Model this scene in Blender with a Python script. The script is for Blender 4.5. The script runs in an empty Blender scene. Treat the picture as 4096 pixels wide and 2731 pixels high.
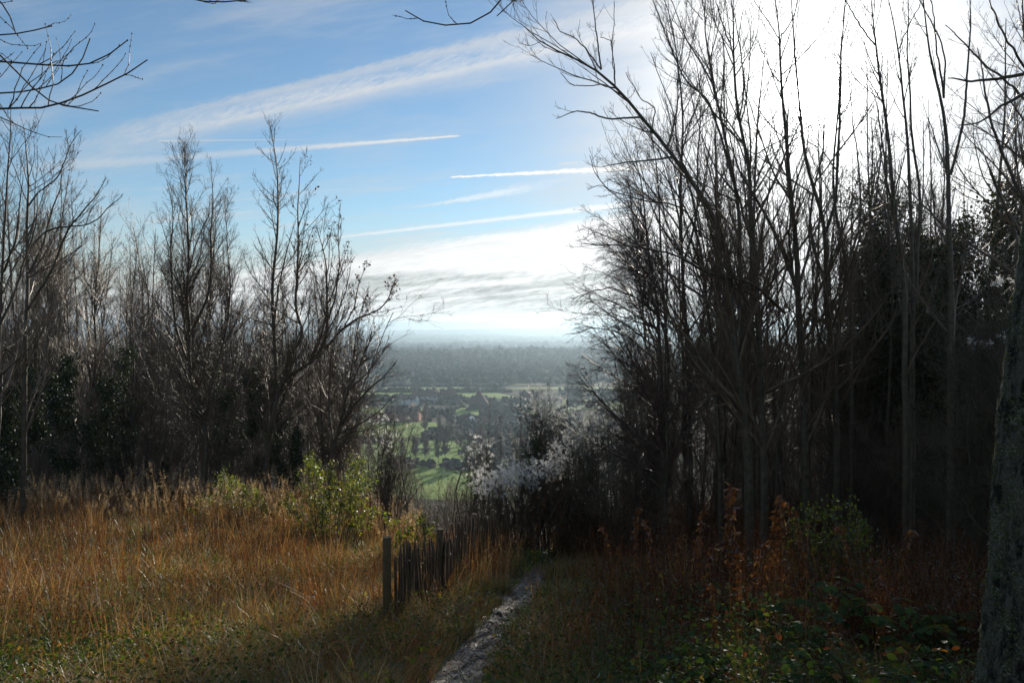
import bpy, math, numpy as np
from math import radians as rad
rng = np.random.default_rng(11)
SC = bpy.context.scene
COL = SC.collection
F = 3140.0; CX = 2048.0; EYE = 1300.0; CAMZ = 1.6
TRACE = None

# ------------------------------------------------------------------ helpers
def clip01(a): return np.clip(a, 0, 1)
def sst(a, b, x):
    t = clip01((np.asarray(x, float) - a) / (b - a)); return t * t * (3 - 2 * t)

def ground_z(x, y):
    x = np.asarray(x, float); y = np.asarray(y, float)
    left = 1 - sst(-8, -1.8, x); right = sst(2.0, 9.0, x)
    yc = 21.0 + 14.0 * left + 8.0 * right
    s2 = 0.215 - 0.065 * left - 0.02 * right
    yp = np.maximum(y, 0)
    z = -(0.22 * np.minimum(yp, 8) + s2 * np.clip(yp - 8, 0, yc - 8))
    over = np.maximum(yp - yc, 0)
    z = z - 0.44 * over * sst(0, 14, over) - 0.2 * over * (1 - sst(0, 14, over))
    z = z + 0.05 * np.maximum(-y, 0)
    side = np.sqrt(x * x + y * y)
    z = z + 0.05 * np.sin(x * 1.3 + 0.7 * y) * np.cos(y * 0.9 - 0.3 * x) * sst(3, 9, side) + 0.02 * np.sin(x * 4.1 + y * 2.3) * np.cos(3.7 * y)
    v = -60 - 50 * sst(550, 4500, y) + 6 * sst(1000, 1300, y) * (1 - sst(1500, 2000, y)) * (0.8 + 0.3 * np.sin(x / 400.0 + 1))
    v = v + 14 * sst(2600, 3100, y) * (1 - sst(3400, 4200, y)) * (0.4 + 0.6 * np.sin(x / 700.0 + 0.4))
    v = v + sst(7800, 10200, y) * (26 + 8 * np.sin(x / 1500.0) + 5 * np.sin(x / 610.0 + 2) + 0.0035 * x)
    v = v + 2.5 * np.sin(x / 90.0 + 1.3) * np.sin(y / 120.0) * sst(150, 500, y)
    k = 4.0
    m = np.maximum(z, v)
    return m + k * np.log1p(np.exp(-np.abs(z - v) / k)) * sst(40, 120, np.abs(z) * 0 + y)

def at(qx, qy, Y):
    return np.array([(qx - CX) / F * Y, Y, CAMZ + (EYE - qy) / F * Y])

def hit(qx, qy):
    a = (qx - CX) / F; s = (EYE - qy) / F
    Y = np.linspace(2.0, 60, 6000)
    d = CAMZ + s * Y - ground_z(a * Y, Y)
    i = int(np.argmax(d < 0))
    Yh = Y[i]
    return np.array([a * Yh, Yh, float(ground_z(a * Yh, Yh))])

def nrm(v):
    return v / np.maximum(np.linalg.norm(v, axis=-1, keepdims=True), 1e-9)

class MB:
    """collects polygon groups for one mesh"""
    def __init__(s): s.V = []; s.F = []; s.C = []; s.n = 0
    def add(s, V, Fc, col=None):
        V = np.asarray(V, float).reshape(-1, 3); Fc = np.asarray(Fc, np.int64)
        s.V.append(V); s.F.append(Fc + s.n); s.n += len(V)
        if col is None: col = (1, 1, 1)
        col = np.asarray(col, float)
        if col.ndim == 1: col = np.tile(col, (len(V), 1))
        s.C.append(col)
        return s
    def mesh(s, name, mat=None, smooth=False):
        me = bpy.data.meshes.new(name)
        V = np.concatenate(s.V); me.vertices.add(len(V)); me.vertices.foreach_set('co', V.astype(np.float32).ravel())
        li = np.concatenate([f.ravel() for f in s.F]); tot = np.concatenate([np.full(len(f), f.shape[1]) for f in s.F])
        me.loops.add(len(li)); me.loops.foreach_set('vertex_index', li.astype(np.int32))
        me.polygons.add(len(tot)); st = np.concatenate([[0], np.cumsum(tot)[:-1]])
        me.polygons.foreach_set('loop_start', st.astype(np.int32)); me.polygons.foreach_set('loop_total', tot.astype(np.int32))
        if smooth: me.polygons.foreach_set('use_smooth', np.ones(len(tot), bool))
        a = me.attributes.new('Col', 'FLOAT_COLOR', 'POINT')
        C = np.concatenate(s.C); C = np.concatenate([C, np.ones((len(C), 1))], 1)
        a.data.foreach_set('color', C.astype(np.float32).ravel())
        me.update(calc_edges=True)
        if mat: me.materials.append(mat)
        return me
    def obj(s, name, mat, parent=None, smooth=False):
        me = s.mesh(name, mat, smooth); o = bpy.data.objects.new(name, me); COL.objects.link(o)
        if parent: o.parent = parent
        return o

def tag(o, label=None, cat=None, group=None, kind=None):
    if label: o['label'] = label
    if cat: o['category'] = cat
    if group: o['group'] = group
    if kind: o['kind'] = kind
    return o
def thing(name, loc, label, cat, group=None, rz=0):
    o = bpy.data.objects.new(name, None); COL.objects.link(o); o.location = loc; o.rotation_euler = (0, 0, rz); o.empty_display_size = 0.2
    return tag(o, label, cat, group)
def copy_tree(src, loc, rz=0, sc=1.0, label=None, group=None, tilt=0.0):
    r = src.copy(); COL.objects.link(r); r.location = loc; r.rotation_euler = (tilt, 0, rz); r.scale = (sc, sc, sc) if np.isscalar(sc) else sc
    if label: r['label'] = label
    if group: r['group'] = group
    for ch in list(src.children):
        c = ch.copy(); COL.objects.link(c); c.parent = r
        for g in ch.children:
            d = g.copy(); COL.objects.link(d); d.parent = c
    return r

def tubes(mb, P, R, s, col=(1, 1, 1), tip=False):
    """P (N,k,3) polylines, R (N,k) radii -> s-sided tubes"""
    N, k, _ = P.shape
    T = nrm(np.gradient(P, axis=1))
    avg = nrm(T.mean(1)); ref = np.where(np.abs(avg[:, 2:3]) > 0.7, np.array([[1., 0, 0]]), np.array([[0, 0, 1.]]))
    A = nrm(np.cross(T, ref[:, None, :])); B = np.cross(T, A)
    th = np.arange(s) * 2 * np.pi / s
    V = P[:, :, None, :] + R[:, :, None, None] * (A[:, :, None, :] * np.cos(th)[None, None, :, None] + B[:, :, None, :] * np.sin(th)[None, None, :, None])
    i = np.arange(k - 1)[:, None] * s; j = np.arange(s)[None, :]; j2 = (j + 1) % s
    q = np.stack([i + j, i + j2, i + s + j2, i + s + j], -1).reshape(-1, 4)
    Fq = (q[None] + (np.arange(N) * k * s)[:, None, None]).reshape(-1, 4)
    col = np.asarray(col, float)
    if col.ndim == 2: col = np.repeat(col, k * s, 0)
    mb.add(V.reshape(-1, 3), Fq, col)

def rotmats(d, roll):
    """columns: x=side, y=direction d, z=normal"""
    d = nrm(d); ref = np.where(np.abs(d[:, 2:3]) > 0.9, np.array([[1., 0, 0]]), np.array([[0, 0, 1.]]))
    a = nrm(np.cross(d, ref)); b = np.cross(a, d)
    c, s_ = np.cos(roll)[:, None], np.sin(roll)[:, None]
    return np.stack([a * c + b * s_, d, -a * s_ + b * c], -1)

def stamp(mb, TV, TF, pos, M, sc, col=(1, 1, 1)):
    N = len(pos)
    if N == 0: return
    sc = np.asarray(sc, float)
    if sc.ndim == 1: sc = np.repeat(sc[:, None], 3, 1)
    V = np.einsum('nij,nkj->nki', M, TV[None] * sc[:, None, :]) + pos[:, None, :]
    m = len(TV)
    Fq = (np.asarray(TF)[None] + (np.arange(N) * m)[:, None, None]).reshape(-1, len(TF[0]))
    col = np.asarray(col, float)
    if col.ndim == 2: col = np.repeat(col, m, 0)
    mb.add(V.reshape(-1, 3), Fq, col)

def blades(mb, base, L, W, lean, az, col, segs=3, curl=0.6):
    N = len(base); t = np.linspace(0, 1, segs + 1)
    d = np.stack([np.cos(az), np.sin(az), np.zeros(N)], -1)
    sd = rng.uniform(0, 2 * np.pi, N); side = np.stack([np.cos(sd), np.sin(sd), np.zeros(N)], -1)
    ang = lean[:, None] + curl * t[None] * rng.uniform(0.2, 1.4, N)[:, None]
    ds = L[:, None] / segs
    h = np.concatenate([np.zeros((N, 1)), np.cumsum(np.sin(ang[:, :-1]) * ds, 1)], 1)
    v = np.concatenate([np.zeros((N, 1)), np.cumsum(np.cos(ang[:, :-1]) * ds, 1)], 1)
    P = base[:, None] + d[:, None] * h[..., None] + np.array([0, 0, 1.]) * v[..., None]
    w = W[:, None] * (1 - 0.85 * t[None] ** 1.5)
    V = np.stack([P - side[:, None] * w[..., None], P + side[:, None] * w[..., None]], 2)
    i = np.arange(segs)[:, None] * 2
    q = np.concatenate([i, i + 1, i + 3, i + 2], 1)
    Fq = (q[None] + (np.arange(N) * (segs + 1) * 2)[:, None, None]).reshape(-1, 4)
    mb.add(V.reshape(-1, 3), Fq, np.repeat(col, (segs + 1) * 2, 0))

LEAF_V = np.array([[0, 0, 0], [-.32, .38, .10], [0, 1, -.05], [.32, .38, .10], [-.24, .75, .05], [.24, .75, .05], [0, .4, 0]], float)
LEAF_F = [[0, 6, 1], [0, 3, 6], [6, 4, 1], [6, 3, 5], [6, 2, 4], [6, 5, 2]]
MINI_V = np.array([[0, 0, 0], [-.3, .5, .06], [0, 1, 0], [.3, .5, .06]], float); MINI_F = [[0, 3, 2, 1]]

# ------------------------------------------------------------------ node helpers
class X:
    nt = None
    def __init__(s, sock): s.s = sock
    @staticmethod
    def m(op, *a, clamp=False):
        n = X.nt.nodes.new('ShaderNodeMath'); n.operation = op; n.use_clamp = clamp
        for i, v in enumerate(a):
            if isinstance(v, X): X.nt.links.new(v.s, n.inputs[i])
            else: n.inputs[i].default_value = float(v)
        return X(n.outputs[0])
    def __add__(s, o): return X.m('ADD', s, o)
    __radd__ = __add__
    def __sub__(s, o): return X.m('SUBTRACT', s, o)
    def __rsub__(s, o): return X.m('SUBTRACT', o, s)
    def __mul__(s, o): return X.m('MULTIPLY', s, o)
    __rmul__ = __mul__
    def __truediv__(s, o): return X.m('DIVIDE', s, o)
    def __pow__(s, o): return X.m('POWER', s, o)
    def abs(s): return X.m('ABSOLUTE', s)
    def max(s, o): return X.m('MAXIMUM', s, o)
    def min(s, o): return X.m('MINIMUM', s, o)
    def exp(s): return X.m('EXPONENT', s)
    def sat(s): return X.m('ADD', s, 0, clamp=True)
def ss(a, b, x):
    n = X.nt.nodes.new('ShaderNodeMapRange'); n.interpolation_type = 'SMOOTHSTEP'
    for i, v in ((0, x), (1, a), (2, b)):
        if isinstance(v, X): X.nt.links.new(v.s, n.inputs[i])
        else: n.inputs[i].default_value = float(v)
    return X(n.outputs[0])
def comb(x, y, z=0.0):
    n = X.nt.nodes.new('ShaderNodeCombineXYZ')
    for i, v in enumerate((x, y, z)):
        if isinstance(v, X): X.nt.links.new(v.s, n.inputs[i])
        else: n.inputs[i].default_value = float(v)
    return n.outputs[0]
def noise(vec, scale, detail=4, rough=0.5, dist=0.0):
    n = X.nt.nodes.new('ShaderNodeTexNoise'); X.nt.links.new(vec, n.inputs['Vector'])
    n.inputs['Scale'].default_value = scale; n.inputs['Detail'].default_value = detail; n.inputs['Roughness'].default_value = rough; n.inputs['Distortion'].default_value = dist
    return X(n.outputs[0])
def mixc(fac, a, b, mode='MIX'):
    n = X.nt.nodes.new('ShaderNodeMix'); n.data_type = 'RGBA'; n.blend_type = mode
    for sock, v in ((n.inputs[0], fac), (n.inputs[6], a), (n.inputs[7], b)):
        if isinstance(v, X): X.nt.links.new(v.s, sock)
        elif isinstance(v, bpy.types.NodeSocket): X.nt.links.new(v, sock)
        elif np.isscalar(v): sock.default_value = float(v)
        else: sock.default_value = (*v, 1)
    return n.outputs[2]

def new_mat(name):
    m = bpy.data.materials.new(name); m.use_nodes = True; m.node_tree.nodes.clear(); X.nt = m.node_tree
    return m, m.node_tree
def tex(kind='Object'):
    return X.nt.nodes.new('ShaderNodeTexCoord').outputs[kind]
def pos():
    return X.nt.nodes.new('ShaderNodeNewGeometry').outputs['Position']
def bump(h, dist, strength=1.0):
    n = X.nt.nodes.new('ShaderNodeBump'); n.inputs['Distance'].default_value = dist; n.inputs['Strength'].default_value = strength
    X.nt.links.new(h.s, n.inputs['Height']); return n.outputs[0]
def principled(col, rough=0.7, spec=0.4, normal=None):
    nt = X.nt; p = nt.nodes.new('ShaderNodeBsdfPrincipled')
    if isinstance(col, bpy.types.NodeSocket): nt.links.new(col, p.inputs['Base Color'])
    else: p.inputs['Base Color'].default_value = (*col, 1)
    if isinstance(rough, X): nt.links.new(rough.s, p.inputs['Roughness'])
    else: p.inputs['Roughness'].default_value = rough
    p.inputs['Specular IOR Level'].default_value = spec
    if normal: nt.links.new(normal, p.inputs['Normal'])
    return p
def out(sh, vol=False):
    o = X.nt.nodes.new('ShaderNodeOutputMaterial'); X.nt.links.new(sh.outputs[0], o.inputs['Volume' if vol else 'Surface'])

def mat_bark(name, c1, c2, moss=0.35, rough=0.5, scale=9.0, bd=0.01, mosscol=(0.05, 0.07, 0.015)):
    m, nt = new_mat(name); co = tex('Object')
    n1 = noise(co, scale, 5, 0.65); n2 = noise(co, scale * 0.25, 3); n3 = noise(co, scale * 5, 3)
    c = mixc(ss(0.35, 0.65, n1), c1, c2)
    c = mixc(ss(0.62 - moss * 0.3, 0.75 - moss * 0.2, n2) * moss * 2, c, mosscol)
    out(principled(c, rough, 0.5, bump(n1 + n3 * 0.4, bd)))
    return m
def mat_attr(name, trans=0.5, rough=0.5, gloss=0.12, noise_s=None, TT=(1.35, 1.2, 0.7)):
    """colour from the mesh attribute (each plant's own colour), thin translucent plant matter"""
    m, nt = new_mat(name)
    a = nt.nodes.new('ShaderNodeAttribute'); a.attribute_name = 'Col'; c = a.outputs['Color']
    if noise_s:
        n1 = noise(pos(), noise_s, 3); c = mixc(1.0, c, mixc(ss(0.3, 0.7, n1), (0.65, 0.65, 0.65), (1.3, 1.3, 1.3)), 'MULTIPLY')
    d = nt.nodes.new('ShaderNodeBsdfDiffuse'); t = nt.nodes.new('ShaderNodeBsdfTranslucent'); g = nt.nodes.new('ShaderNodeBsdfGlossy')
    nt.links.new(c, d.inputs[0]); nt.links.new(mixc(1.0, c, TT, 'MULTIPLY'), t.inputs[0]); g.inputs[1].default_value = rough; g.inputs[0].default_value = (0.9, 0.95, 1, 1)
    m1 = nt.nodes.new('ShaderNodeMixShader'); m1.inputs[0].default_value = trans; nt.links.new(d.outputs[0], m1.inputs[1]); nt.links.new(t.outputs[0], m1.inputs[2])
    fr = nt.nodes.new('ShaderNodeFresnel'); fr.inputs[0].default_value = 1.4
    m2 = nt.nodes.new('ShaderNodeMixShader'); nt.links.new((X(fr.outputs[0]) * gloss * 4 + gloss * 0.15).s, m2.inputs[0]); nt.links.new(m1.outputs[0], m2.inputs[1]); nt.links.new(g.outputs[0], m2.inputs[2])
    out(m2); return m
def mat_plain(name, c1, c2=None, rough=0.7, sc=3.0, spec=0.3, bd=0.0, kind='Object'):
    m, nt = new_mat(name); n1 = noise(tex(kind), sc, 5, 0.6)
    c = mixc(ss(0.3, 0.7, n1), c1, c2 or c1)
    out(principled(c, rough, spec, bump(n1, bd) if bd else None)); return m

# ------------------------------------------------------------------ world
SUN_U, SUN_V = (3250 - CX) / F, (EYE - 385) / F
SUN_AZ = math.atan2(SUN_U, 1); SUN_EL = math.atan2(SUN_V, math.hypot(1, SUN_U))
SUN_DIR = nrm(np.array([SUN_U, 1, SUN_V]))
def build_world():
    w = bpy.data.worlds.new('World'); SC.world = w; w.use_nodes = True; nt = w.node_tree; nt.nodes.clear(); X.nt = nt
    sky = nt.nodes.new('ShaderNodeTexSky'); sky.sky_type = 'NISHITA'; sky.sun_disc = False
    sky.sun_elevation = SUN_EL; sky.sun_rotation = SUN_AZ; sky.altitude = 200; sky.air_density = 1.0; sky.dust_density = 0.1; sky.ozone_density = 3.0
    g = tex('Generated'); sp = nt.nodes.new('ShaderNodeSeparateXYZ'); nt.links.new(g, sp.inputs[0])
    dx, dy, dz = (X(sp.outputs[i]) for i in range(3))
    dyc = dy.max(0.05); u = dx / dyc; v = dz / dyc; front = ss(0.05, 0.3, dy)
    px = u * F + CX; py = EYE - v * F           # gnomonic sky coordinates about the +Y direction
    kx = px * 0.001; ky = py * 0.001
    # warp
    wn = noise(comb(kx, ky * 2), 3.0, 5, 0.55) - 0.5
    # streak texture, stretched along a shallow rising direction
    def streak(slope, sx, sy, detail=6, rough=0.6, seed=0.0):
        return noise(comb(kx * sx, (ky + kx * slope + wn * 0.02) * sy, seed), 1.0, detail, rough)
    lowcirrus = streak(0.10, 1.6, 26, seed=3.0); broad = streak(0.15, 1.2, 7, seed=7.0); fine = noise(comb(kx * 34 + ky * 60, ky * 26 - kx * 6, 1.0), 1.0, 6, 0.7)
    rip = noise(comb(kx * 14 + ky * 5, ky * 70 + kx * 12, 5.0), 1.0, 5, 0.65)
    def line(x0, y0, x1, y1, w0, w1, jag=0.3, soft=0.5, n=None):
        s = (y1 - y0) / (x1 - x0); t = ((px - x0) / (x1 - x0))
        cy = (px - x0) * s + y0
        wid = (t.sat() * (w1 - w0) + w0)
        d = ((py - cy) / wid + ((n or fine) - 0.5) * jag * 4).abs()
        return ss(1.0, 1.0 - soft, d) , t
    q = 4096 / 2352
    # 1 broad old contrail
    b1, t1 = line(300 * q, 322 * q, 1450 * q, 70 * q, 52 * q, 74 * q, 0.16, 0.95)
    m1 = b1 * ss(-0.35, 0.2, t1) * ss(0.22, 0.78, fine * 0.45 + broad * 0.3 + noise(comb(kx * 6, ky * 9, 2.0), 1.0, 6, 0.7) * 0.25) * 0.85
    b1b, t1b = line(420 * q, 262 * q, 1450 * q, 22 * q, 12 * q, 20 * q, 0.5, 0.9); m1b = b1b * ss(-0.25, 0.2, t1b) * 0.40
    b1c, t1c = line(440 * q, 300 * q, 1450 * q, 80 * q, 10 * q, 14 * q, 0.4, 0.95); m1b = 1 - (1 - m1b) * (1 - b1c * ss(-0.25, 0.3, t1c) * 0.45)
    # 2 feathery contrail becoming crisp to the right
    b2, t2 = line(230 * q, 378 * q, 1062 * q, 314 * q, 18 * q, 3.2 * q, 0.30, 0.9)
    m2 = b2 * ss(-0.25, 0.05, t2) * ss(1.0, 0.985, t2) * (ss(0.3, 0.9, t2) * 0.5 + 0.4)
    # 3 thin
    b3, t3 = line(366 * q, 326 * q, 730 * q, 323 * q, 1.9 * q, 1.1 * q, 0.05, 0.8)
    m3 = b3 * ss(0.0, 0.01, t3) * ss(1.1, 0.55, t3) * 0.8
    # 4 bright contrail
    b4, t4 = line(1030 * q, 409 * q, 1420 * q, 389 * q, 2.6 * q, 10 * q, 0.6, 0.8)
    m4 = b4 * ss(0.0, 0.03, t4) * ss(1.6, 1.0, t4)
    b4b, t4b = line(1280 * q, 379 * q, 1325 * q, 376 * q, 4 * q, 5 * q, 0.5, 0.8); m4b = b4b * ss(-0.1, 0.3, t4b) * ss(1.3, 0.7, t4b) * 0.7
    # 5 wisps
    b5, t5 = line(960 * q, 477 * q, 1190 * q, 437 * q, 4 * q, 16 * q, 0.55, 0.9); m5 = b5 * ss(-0.2, 0.5, t5) * ss(1.5, 0.8, t5) * 0.5
    b6, t6 = line(800 * q, 543 * q, 1340 * q, 482 * q, 6 * q, 10 * q, 0.25, 0.9); m6 = b6 * ss(-0.5, 0.3, t6) * 0.65
    m7 = ss(0.50, 0.70, lowcirrus) * ss(380 * q, 440 * q, py) * 0.45
    # 8 veil above the horizon, upper edge slopes up to the right
    edge = (px - 830 * q) * (-0.155) + 585 * q
    veil = ss(-14 * q, 14 * q, py - edge + (fine - 0.5) * 40)
    bands = ss(0.36, 0.62, lowcirrus * 0.6 + rip * 0.4)
    low = ss(625 * q, 650 * q, py + (lowcirrus - 0.5) * 80)
    hor = ss(690 * q, 745 * q, py)
    m8 = veil * (0.93 - 0.25 * ss(612 * q, 640 * q, py + (lowcirrus - 0.5) * 80) * (1 - bands * 0.85) + hor * 0.07).sat()
    # general thin cirrus and the veil round the sun
    m9 = ss(0.42, 0.85, broad) * 0.45 + ss(0.5, 0.8, streak(0.22, 2.2, 12, seed=11.0)) * 0.14
    sd = nt.nodes.new('ShaderNodeVectorMath'); sd.operation = 'DOT_PRODUCT'; nt.links.new(g, sd.inputs[0]); sd.inputs[1].default_value = tuple(SUN_DIR)
    ang = X.m('ARCCOSINE', X(sd.outputs['Value']).min(0.999999)) * (180 / math.pi)
    m10 = ss(24, 6, ang + (broad - 0.5) * 18) * 0.95
    clear = 1 - m10
    mask = m1
    for mm in (ss(480 * q, 700 * q, py) * 0.75, m1b, m2, m3, m4, m4b, m5, m6, m7, m8, m9, m10):
        mask = 1 - (1 - mask) * (1 - mm.sat())
    mask = mask * front + (1 - front) * 0.25
    # cirrus radiance: thin ice cloud scatters forward, so it brightens towards the sun
    hz = ss(690 * q, 765 * q, py) * 0.65
    dark = ss(612 * q, 640 * q, py + (lowcirrus - 0.5) * 80) * (1 - bands * 0.85) * veil * (1 - hor) * 0.62
    rad_ = (ang * -1 / 3.2).exp() * 7.0 + (ang * -1 / 20.0).exp() * 0.32 + 0.66 + hz * 0.85 + veil * (0.26 + 0.22 * bands) + m4 * 0.35 + m2 * 0.2 + m1 * 0.2 + m5 * 0.6 + m6 * 0.5 + m7 * 0.25 - dark
    core = ss(2.2, 0.5, ang) * 25
    rad_ = (rad_ + core) * WCL
    cc = mixc(ss(0, 1, hz), (0.985, 0.985, 0.985), (1.07, 1.0, 0.88))
    nt2 = X.nt
    vm = nt.nodes.new('ShaderNodeVectorMath'); vm.operation = 'SCALE'; nt.links.new(cc, vm.inputs[0]); nt.links.new(rad_.s, vm.inputs['Scale'])
    skc = mixc(1.0, sky.outputs[0], SKYTINT, 'MULTIPLY')
    fin = mixc(mask.sat(), skc, vm.outputs[0])
    bg = nt.nodes.new('ShaderNodeBackground'); nt.links.new(fin, bg.inputs[0]); bg.inputs[1].default_value = WSTR
    o = nt.nodes.new('ShaderNodeOutputWorld'); nt.links.new(bg.outputs[0], o.inputs[0])
    w.cycles.sampling_method = 'MANUAL'; w.cycles.sample_map_resolution = 2048
WSTR = 0.108; WCL = 7.5; SKYTINT = (0.96, 1.0, 0.99)
build_world()

def build_sun_cam():
    l = bpy.data.lights.new('sun', 'SUN'); l.energy = 5.0; l.angle = rad(0.5); l.color = (1, 0.90, 0.74)
    o = bpy.data.objects.new('sun', l); COL.objects.link(o)
    from mathutils import Vector
    o.rotation_euler = Vector(SUN_DIR).to_track_quat('Z', 'Y').to_euler(); o.location = (8, -4, 12)
    c = bpy.data.cameras.new('camera'); c.lens = F / 4096 * 36; c.sensor_width = 36; c.clip_start = 0.05; c.clip_end = 60000
    co = bpy.data.objects.new('camera', c); COL.objects.link(co); co.location = (0, 0, CAMZ)
    co.rotation_euler = (rad(90) - math.atan((1365.5 - EYE) / F), 0, 0); SC.camera = co
    SC.view_settings.view_transform = 'Standard'; SC.view_settings.look = 'None'; SC.view_settings.gamma = 1; SC.view_settings.exposure = EXPO
    SC.cycles.max_bounces = 6; SC.cycles.diffuse_bounces = 3; SC.cycles.glossy_bounces = 2; SC.cycles.transmission_bounces = 4
    SC.cycles.transparent_max_bounces = 8; SC.cycles.volume_bounces = 0
    SC.cycles.sample_clamp_indirect = 4.0; SC.cycles.use_denoising = DEN; SC.cycles.use_adaptive_sampling = False; SC.cycles.denoiser = 'OPENIMAGEDENOISE'; SC.cycles.denoising_input_passes = 'RGB_ALBEDO_NORMAL'; SC.cycles.denoising_prefilter = 'ACCURATE'
EXPO = 0.17; DEN = True
build_sun_cam()

# ------------------------------------------------------------------ terrain
def build_terrain():
    a1 = np.linspace(-62, 62, 320); a2 = np.linspace(62, 298, 60)[1:-1]
    A = np.radians(np.concatenate([a1, a2])); nr = 300
    R = 0.8 * (15000 / 0.8) ** (np.arange(nr) / (nr - 1))
    AA, RR = np.meshgrid(A, R); x = np.sin(AA) * RR; y = np.cos(AA) * RR; z = ground_z(x, y)
    V = np.stack([x, y, z], -1).reshape(-1, 3); n = len(A)
    i = np.arange(nr - 1)[:, None] * n; j = np.arange(n)[None]; j2 = (j + 1) % n
    q = np.stack([i + j, i + n + j, i + n + j2, i + j2], -1).reshape(-1, 4)
    mb = MB(); mb.add(V, q)
    cen = MB()
    mb.add(np.concatenate([[[0, 0, float(ground_z(0, 0))]], V[:n]]), np.stack([np.zeros(n, int), 1 + np.arange(n), 1 + (np.arange(n) + 1) % n], -1))
    m, nt = new_mat('ground_soil'); p = pos(); sp = nt.nodes.new('ShaderNodeSeparateXYZ'); nt.links.new(p, sp.inputs[0]); Y = X(sp.outputs[1])
    n1 = noise(p, 1.3, 5, 0.65); n2 = noise(p, 0.006, 4, 0.6); n3 = noise(p, 14, 4, 0.6); n4 = noise(p, 0.05, 4)
    near = mixc(ss(0.4, 0.6, n1), (0.045, 0.030, 0.015), (0.06, 0.07, 0.02))
    near = mixc(ss(0.5, 0.7, n3), near, (0.09, 0.055, 0.022))
    far = mixc(ss(0.42, 0.58, n2), (0.045, 0.04, 0.026), (0.06, 0.085, 0.03)); far = mixc(ss(0.45, 0.6, n4) * 0.6, far, (0.06, 0.045, 0.03))
    c = mixc(ss(60, 140, Y), near, far)
    out(principled(c, 0.95, 0.1, bump(n1 + n3 * 0.5, 0.04)))
    o = mb.obj('ground', m, smooth=True); tag(o, kind='structure')
build_terrain()

# ------------------------------------------------------------------ haze
def build_haze():
    x0, x1, y0, y1, z0, z1 = -15500, 15500, -15500, 15500, -140, 45
    V = [[x, y, z] for z in (z0, z1) for y in (y0, y1) for x in (x0, x1)]
    mb = MB(); mb.add(V, [[0, 2, 3, 1], [4, 5, 7, 6], [0, 1, 5, 4], [2, 6, 7, 3], [0, 4, 6, 2], [1, 3, 7, 5]])
    m, nt = new_mat('haze_air'); p = nt.nodes.new('ShaderNodeVolumePrincipled')
    p.inputs['Color'].default_value = (0.50, 0.66, 0.80, 1); p.inputs['Density'].default_value = HAZE; p.inputs['Anisotropy'].default_value = 0.55
    out(p, vol=True)
    tag(mb.obj('haze', m), kind='stuff')
HAZE = 2.3e-4
build_haze()

# ------------------------------------------------------------------ valley: fields, woods, hedges
def drape(name, pts, mat, lift, nx=24, ny=10):
    """quad patch given by four (x,y) corners, draped on the ground"""
    c = np.array(pts, float); u, v = np.meshgrid(np.linspace(0, 1, nx), np.linspace(0, 1, ny))
    u = u[..., None]; v = v[..., None]
    P = (1 - u) * (1 - v) * c[0] + u * (1 - v) * c[1] + u * v * c[2] + (1 - u) * v * c[3]
    z = ground_z(P[..., 0], P[..., 1]) + lift
    V = np.concatenate([P, z[..., None]], -1).reshape(-1, 3)
    i = np.arange(ny - 1)[:, None] * nx; j = np.arange(nx - 1)[None]
    q = np.stack([i + j, i + j + 1, i + nx + j + 1, i + nx + j], -1).reshape(-1, 4)
    return tag(MB().add(V, q).obj(name, mat, smooth=True), kind='structure')

def mat_field(name, c1, c2, sc):
    m, nt = new_mat(name); p = pos(); n1 = noise(p, sc, 4, 0.6); n2 = noise(p, sc * 9, 3)
    c = mixc(ss(0.35, 0.65, n1 * 0.7 + n2 * 0.3), c1, c2); out(principled(c, 0.9, 0.15)); return m
FG = mat_field('pasture_grass', (0.14, 0.24, 0.03), (0.22, 0.30, 0.05), 0.04)
FG2 = mat_field('far_pasture', (0.15, 0.22, 0.05), (0.22, 0.25, 0.08), 0.012)
FB = mat_field('stubble_field', (0.20, 0.17, 0.09), (0.14, 0.13, 0.07), 0.01)
FW = mat_field('flooded_meadow', (0.30, 0.32, 0.28), (0.2, 0.23, 0.15), 0.02)
def Yof(qy, z=-61): return (CAMZ - z) / ((qy - EYE) / F)
def field_px(name, q, mat, lift=0.25, z=-61):
    """q: four pixel corners (near-left, near-right, far-right, far-left) turned into ground points"""
    pts = []
    for qx, qy in q:
        Y = Yof(qy, z)
        for _ in range(12): Y = 0.5 * Y + 0.5 * (CAMZ - float(ground_z((qx - CX) / F * Y, Y))) / ((qy - EYE) / F)
        pts.append(((qx - CX) / F * Y, Y))
    return drape(name, pts, mat, lift)
field_px('field', [(1380, 1985), (1900, 2010), (1880, 1760), (1400, 1770)], FG)
field_px('field', [(1330, 1752), (1800, 1752), (1740, 1690), (1400, 1690)], FG)
field_px('field', [(1830, 1662), (2160, 1662), (2120, 1632), (1810, 1632)], FG)
field_px('field', [(1350, 1652), (1700, 1652), (1690, 1636), (1400, 1636)], FG)
field_px('field', [(1380, 1594), (2080, 1594), (1990, 1572), (1450, 1572)], FG, 0.4, -66)
field_px('field', [(1480, 1562), (1880, 1562), (1860, 1549), (1560, 1549)], FG2, 0.5, -66)
field_px('field', [(2030, 1560), (2500, 1560), (2500, 1550), (2100, 1550)], FG2, 0.5, -66)
field_px('field', [(1680, 1543), (2300, 1543), (2300, 1536), (1700, 1536)], FB, 0.6, -68)
field_px('field', [(1560, 1520), (1750, 1520), (1700, 1500), (1540, 1500)], FG2, 0.6, -68)
field_px('field', [(700, 1600), (1250, 1600), (1250, 1560), (700, 1560)], FG2, 0.5, -66)
field_px('field', [(500, 1760), (1200, 1760), (1250, 1700), (600, 1700)], FG2, 0.5, -63)
field_px('field', [(2250, 1640), (3000, 1640), (3000, 1600), (2250, 1600)], FG2, 0.5, -63)
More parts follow.
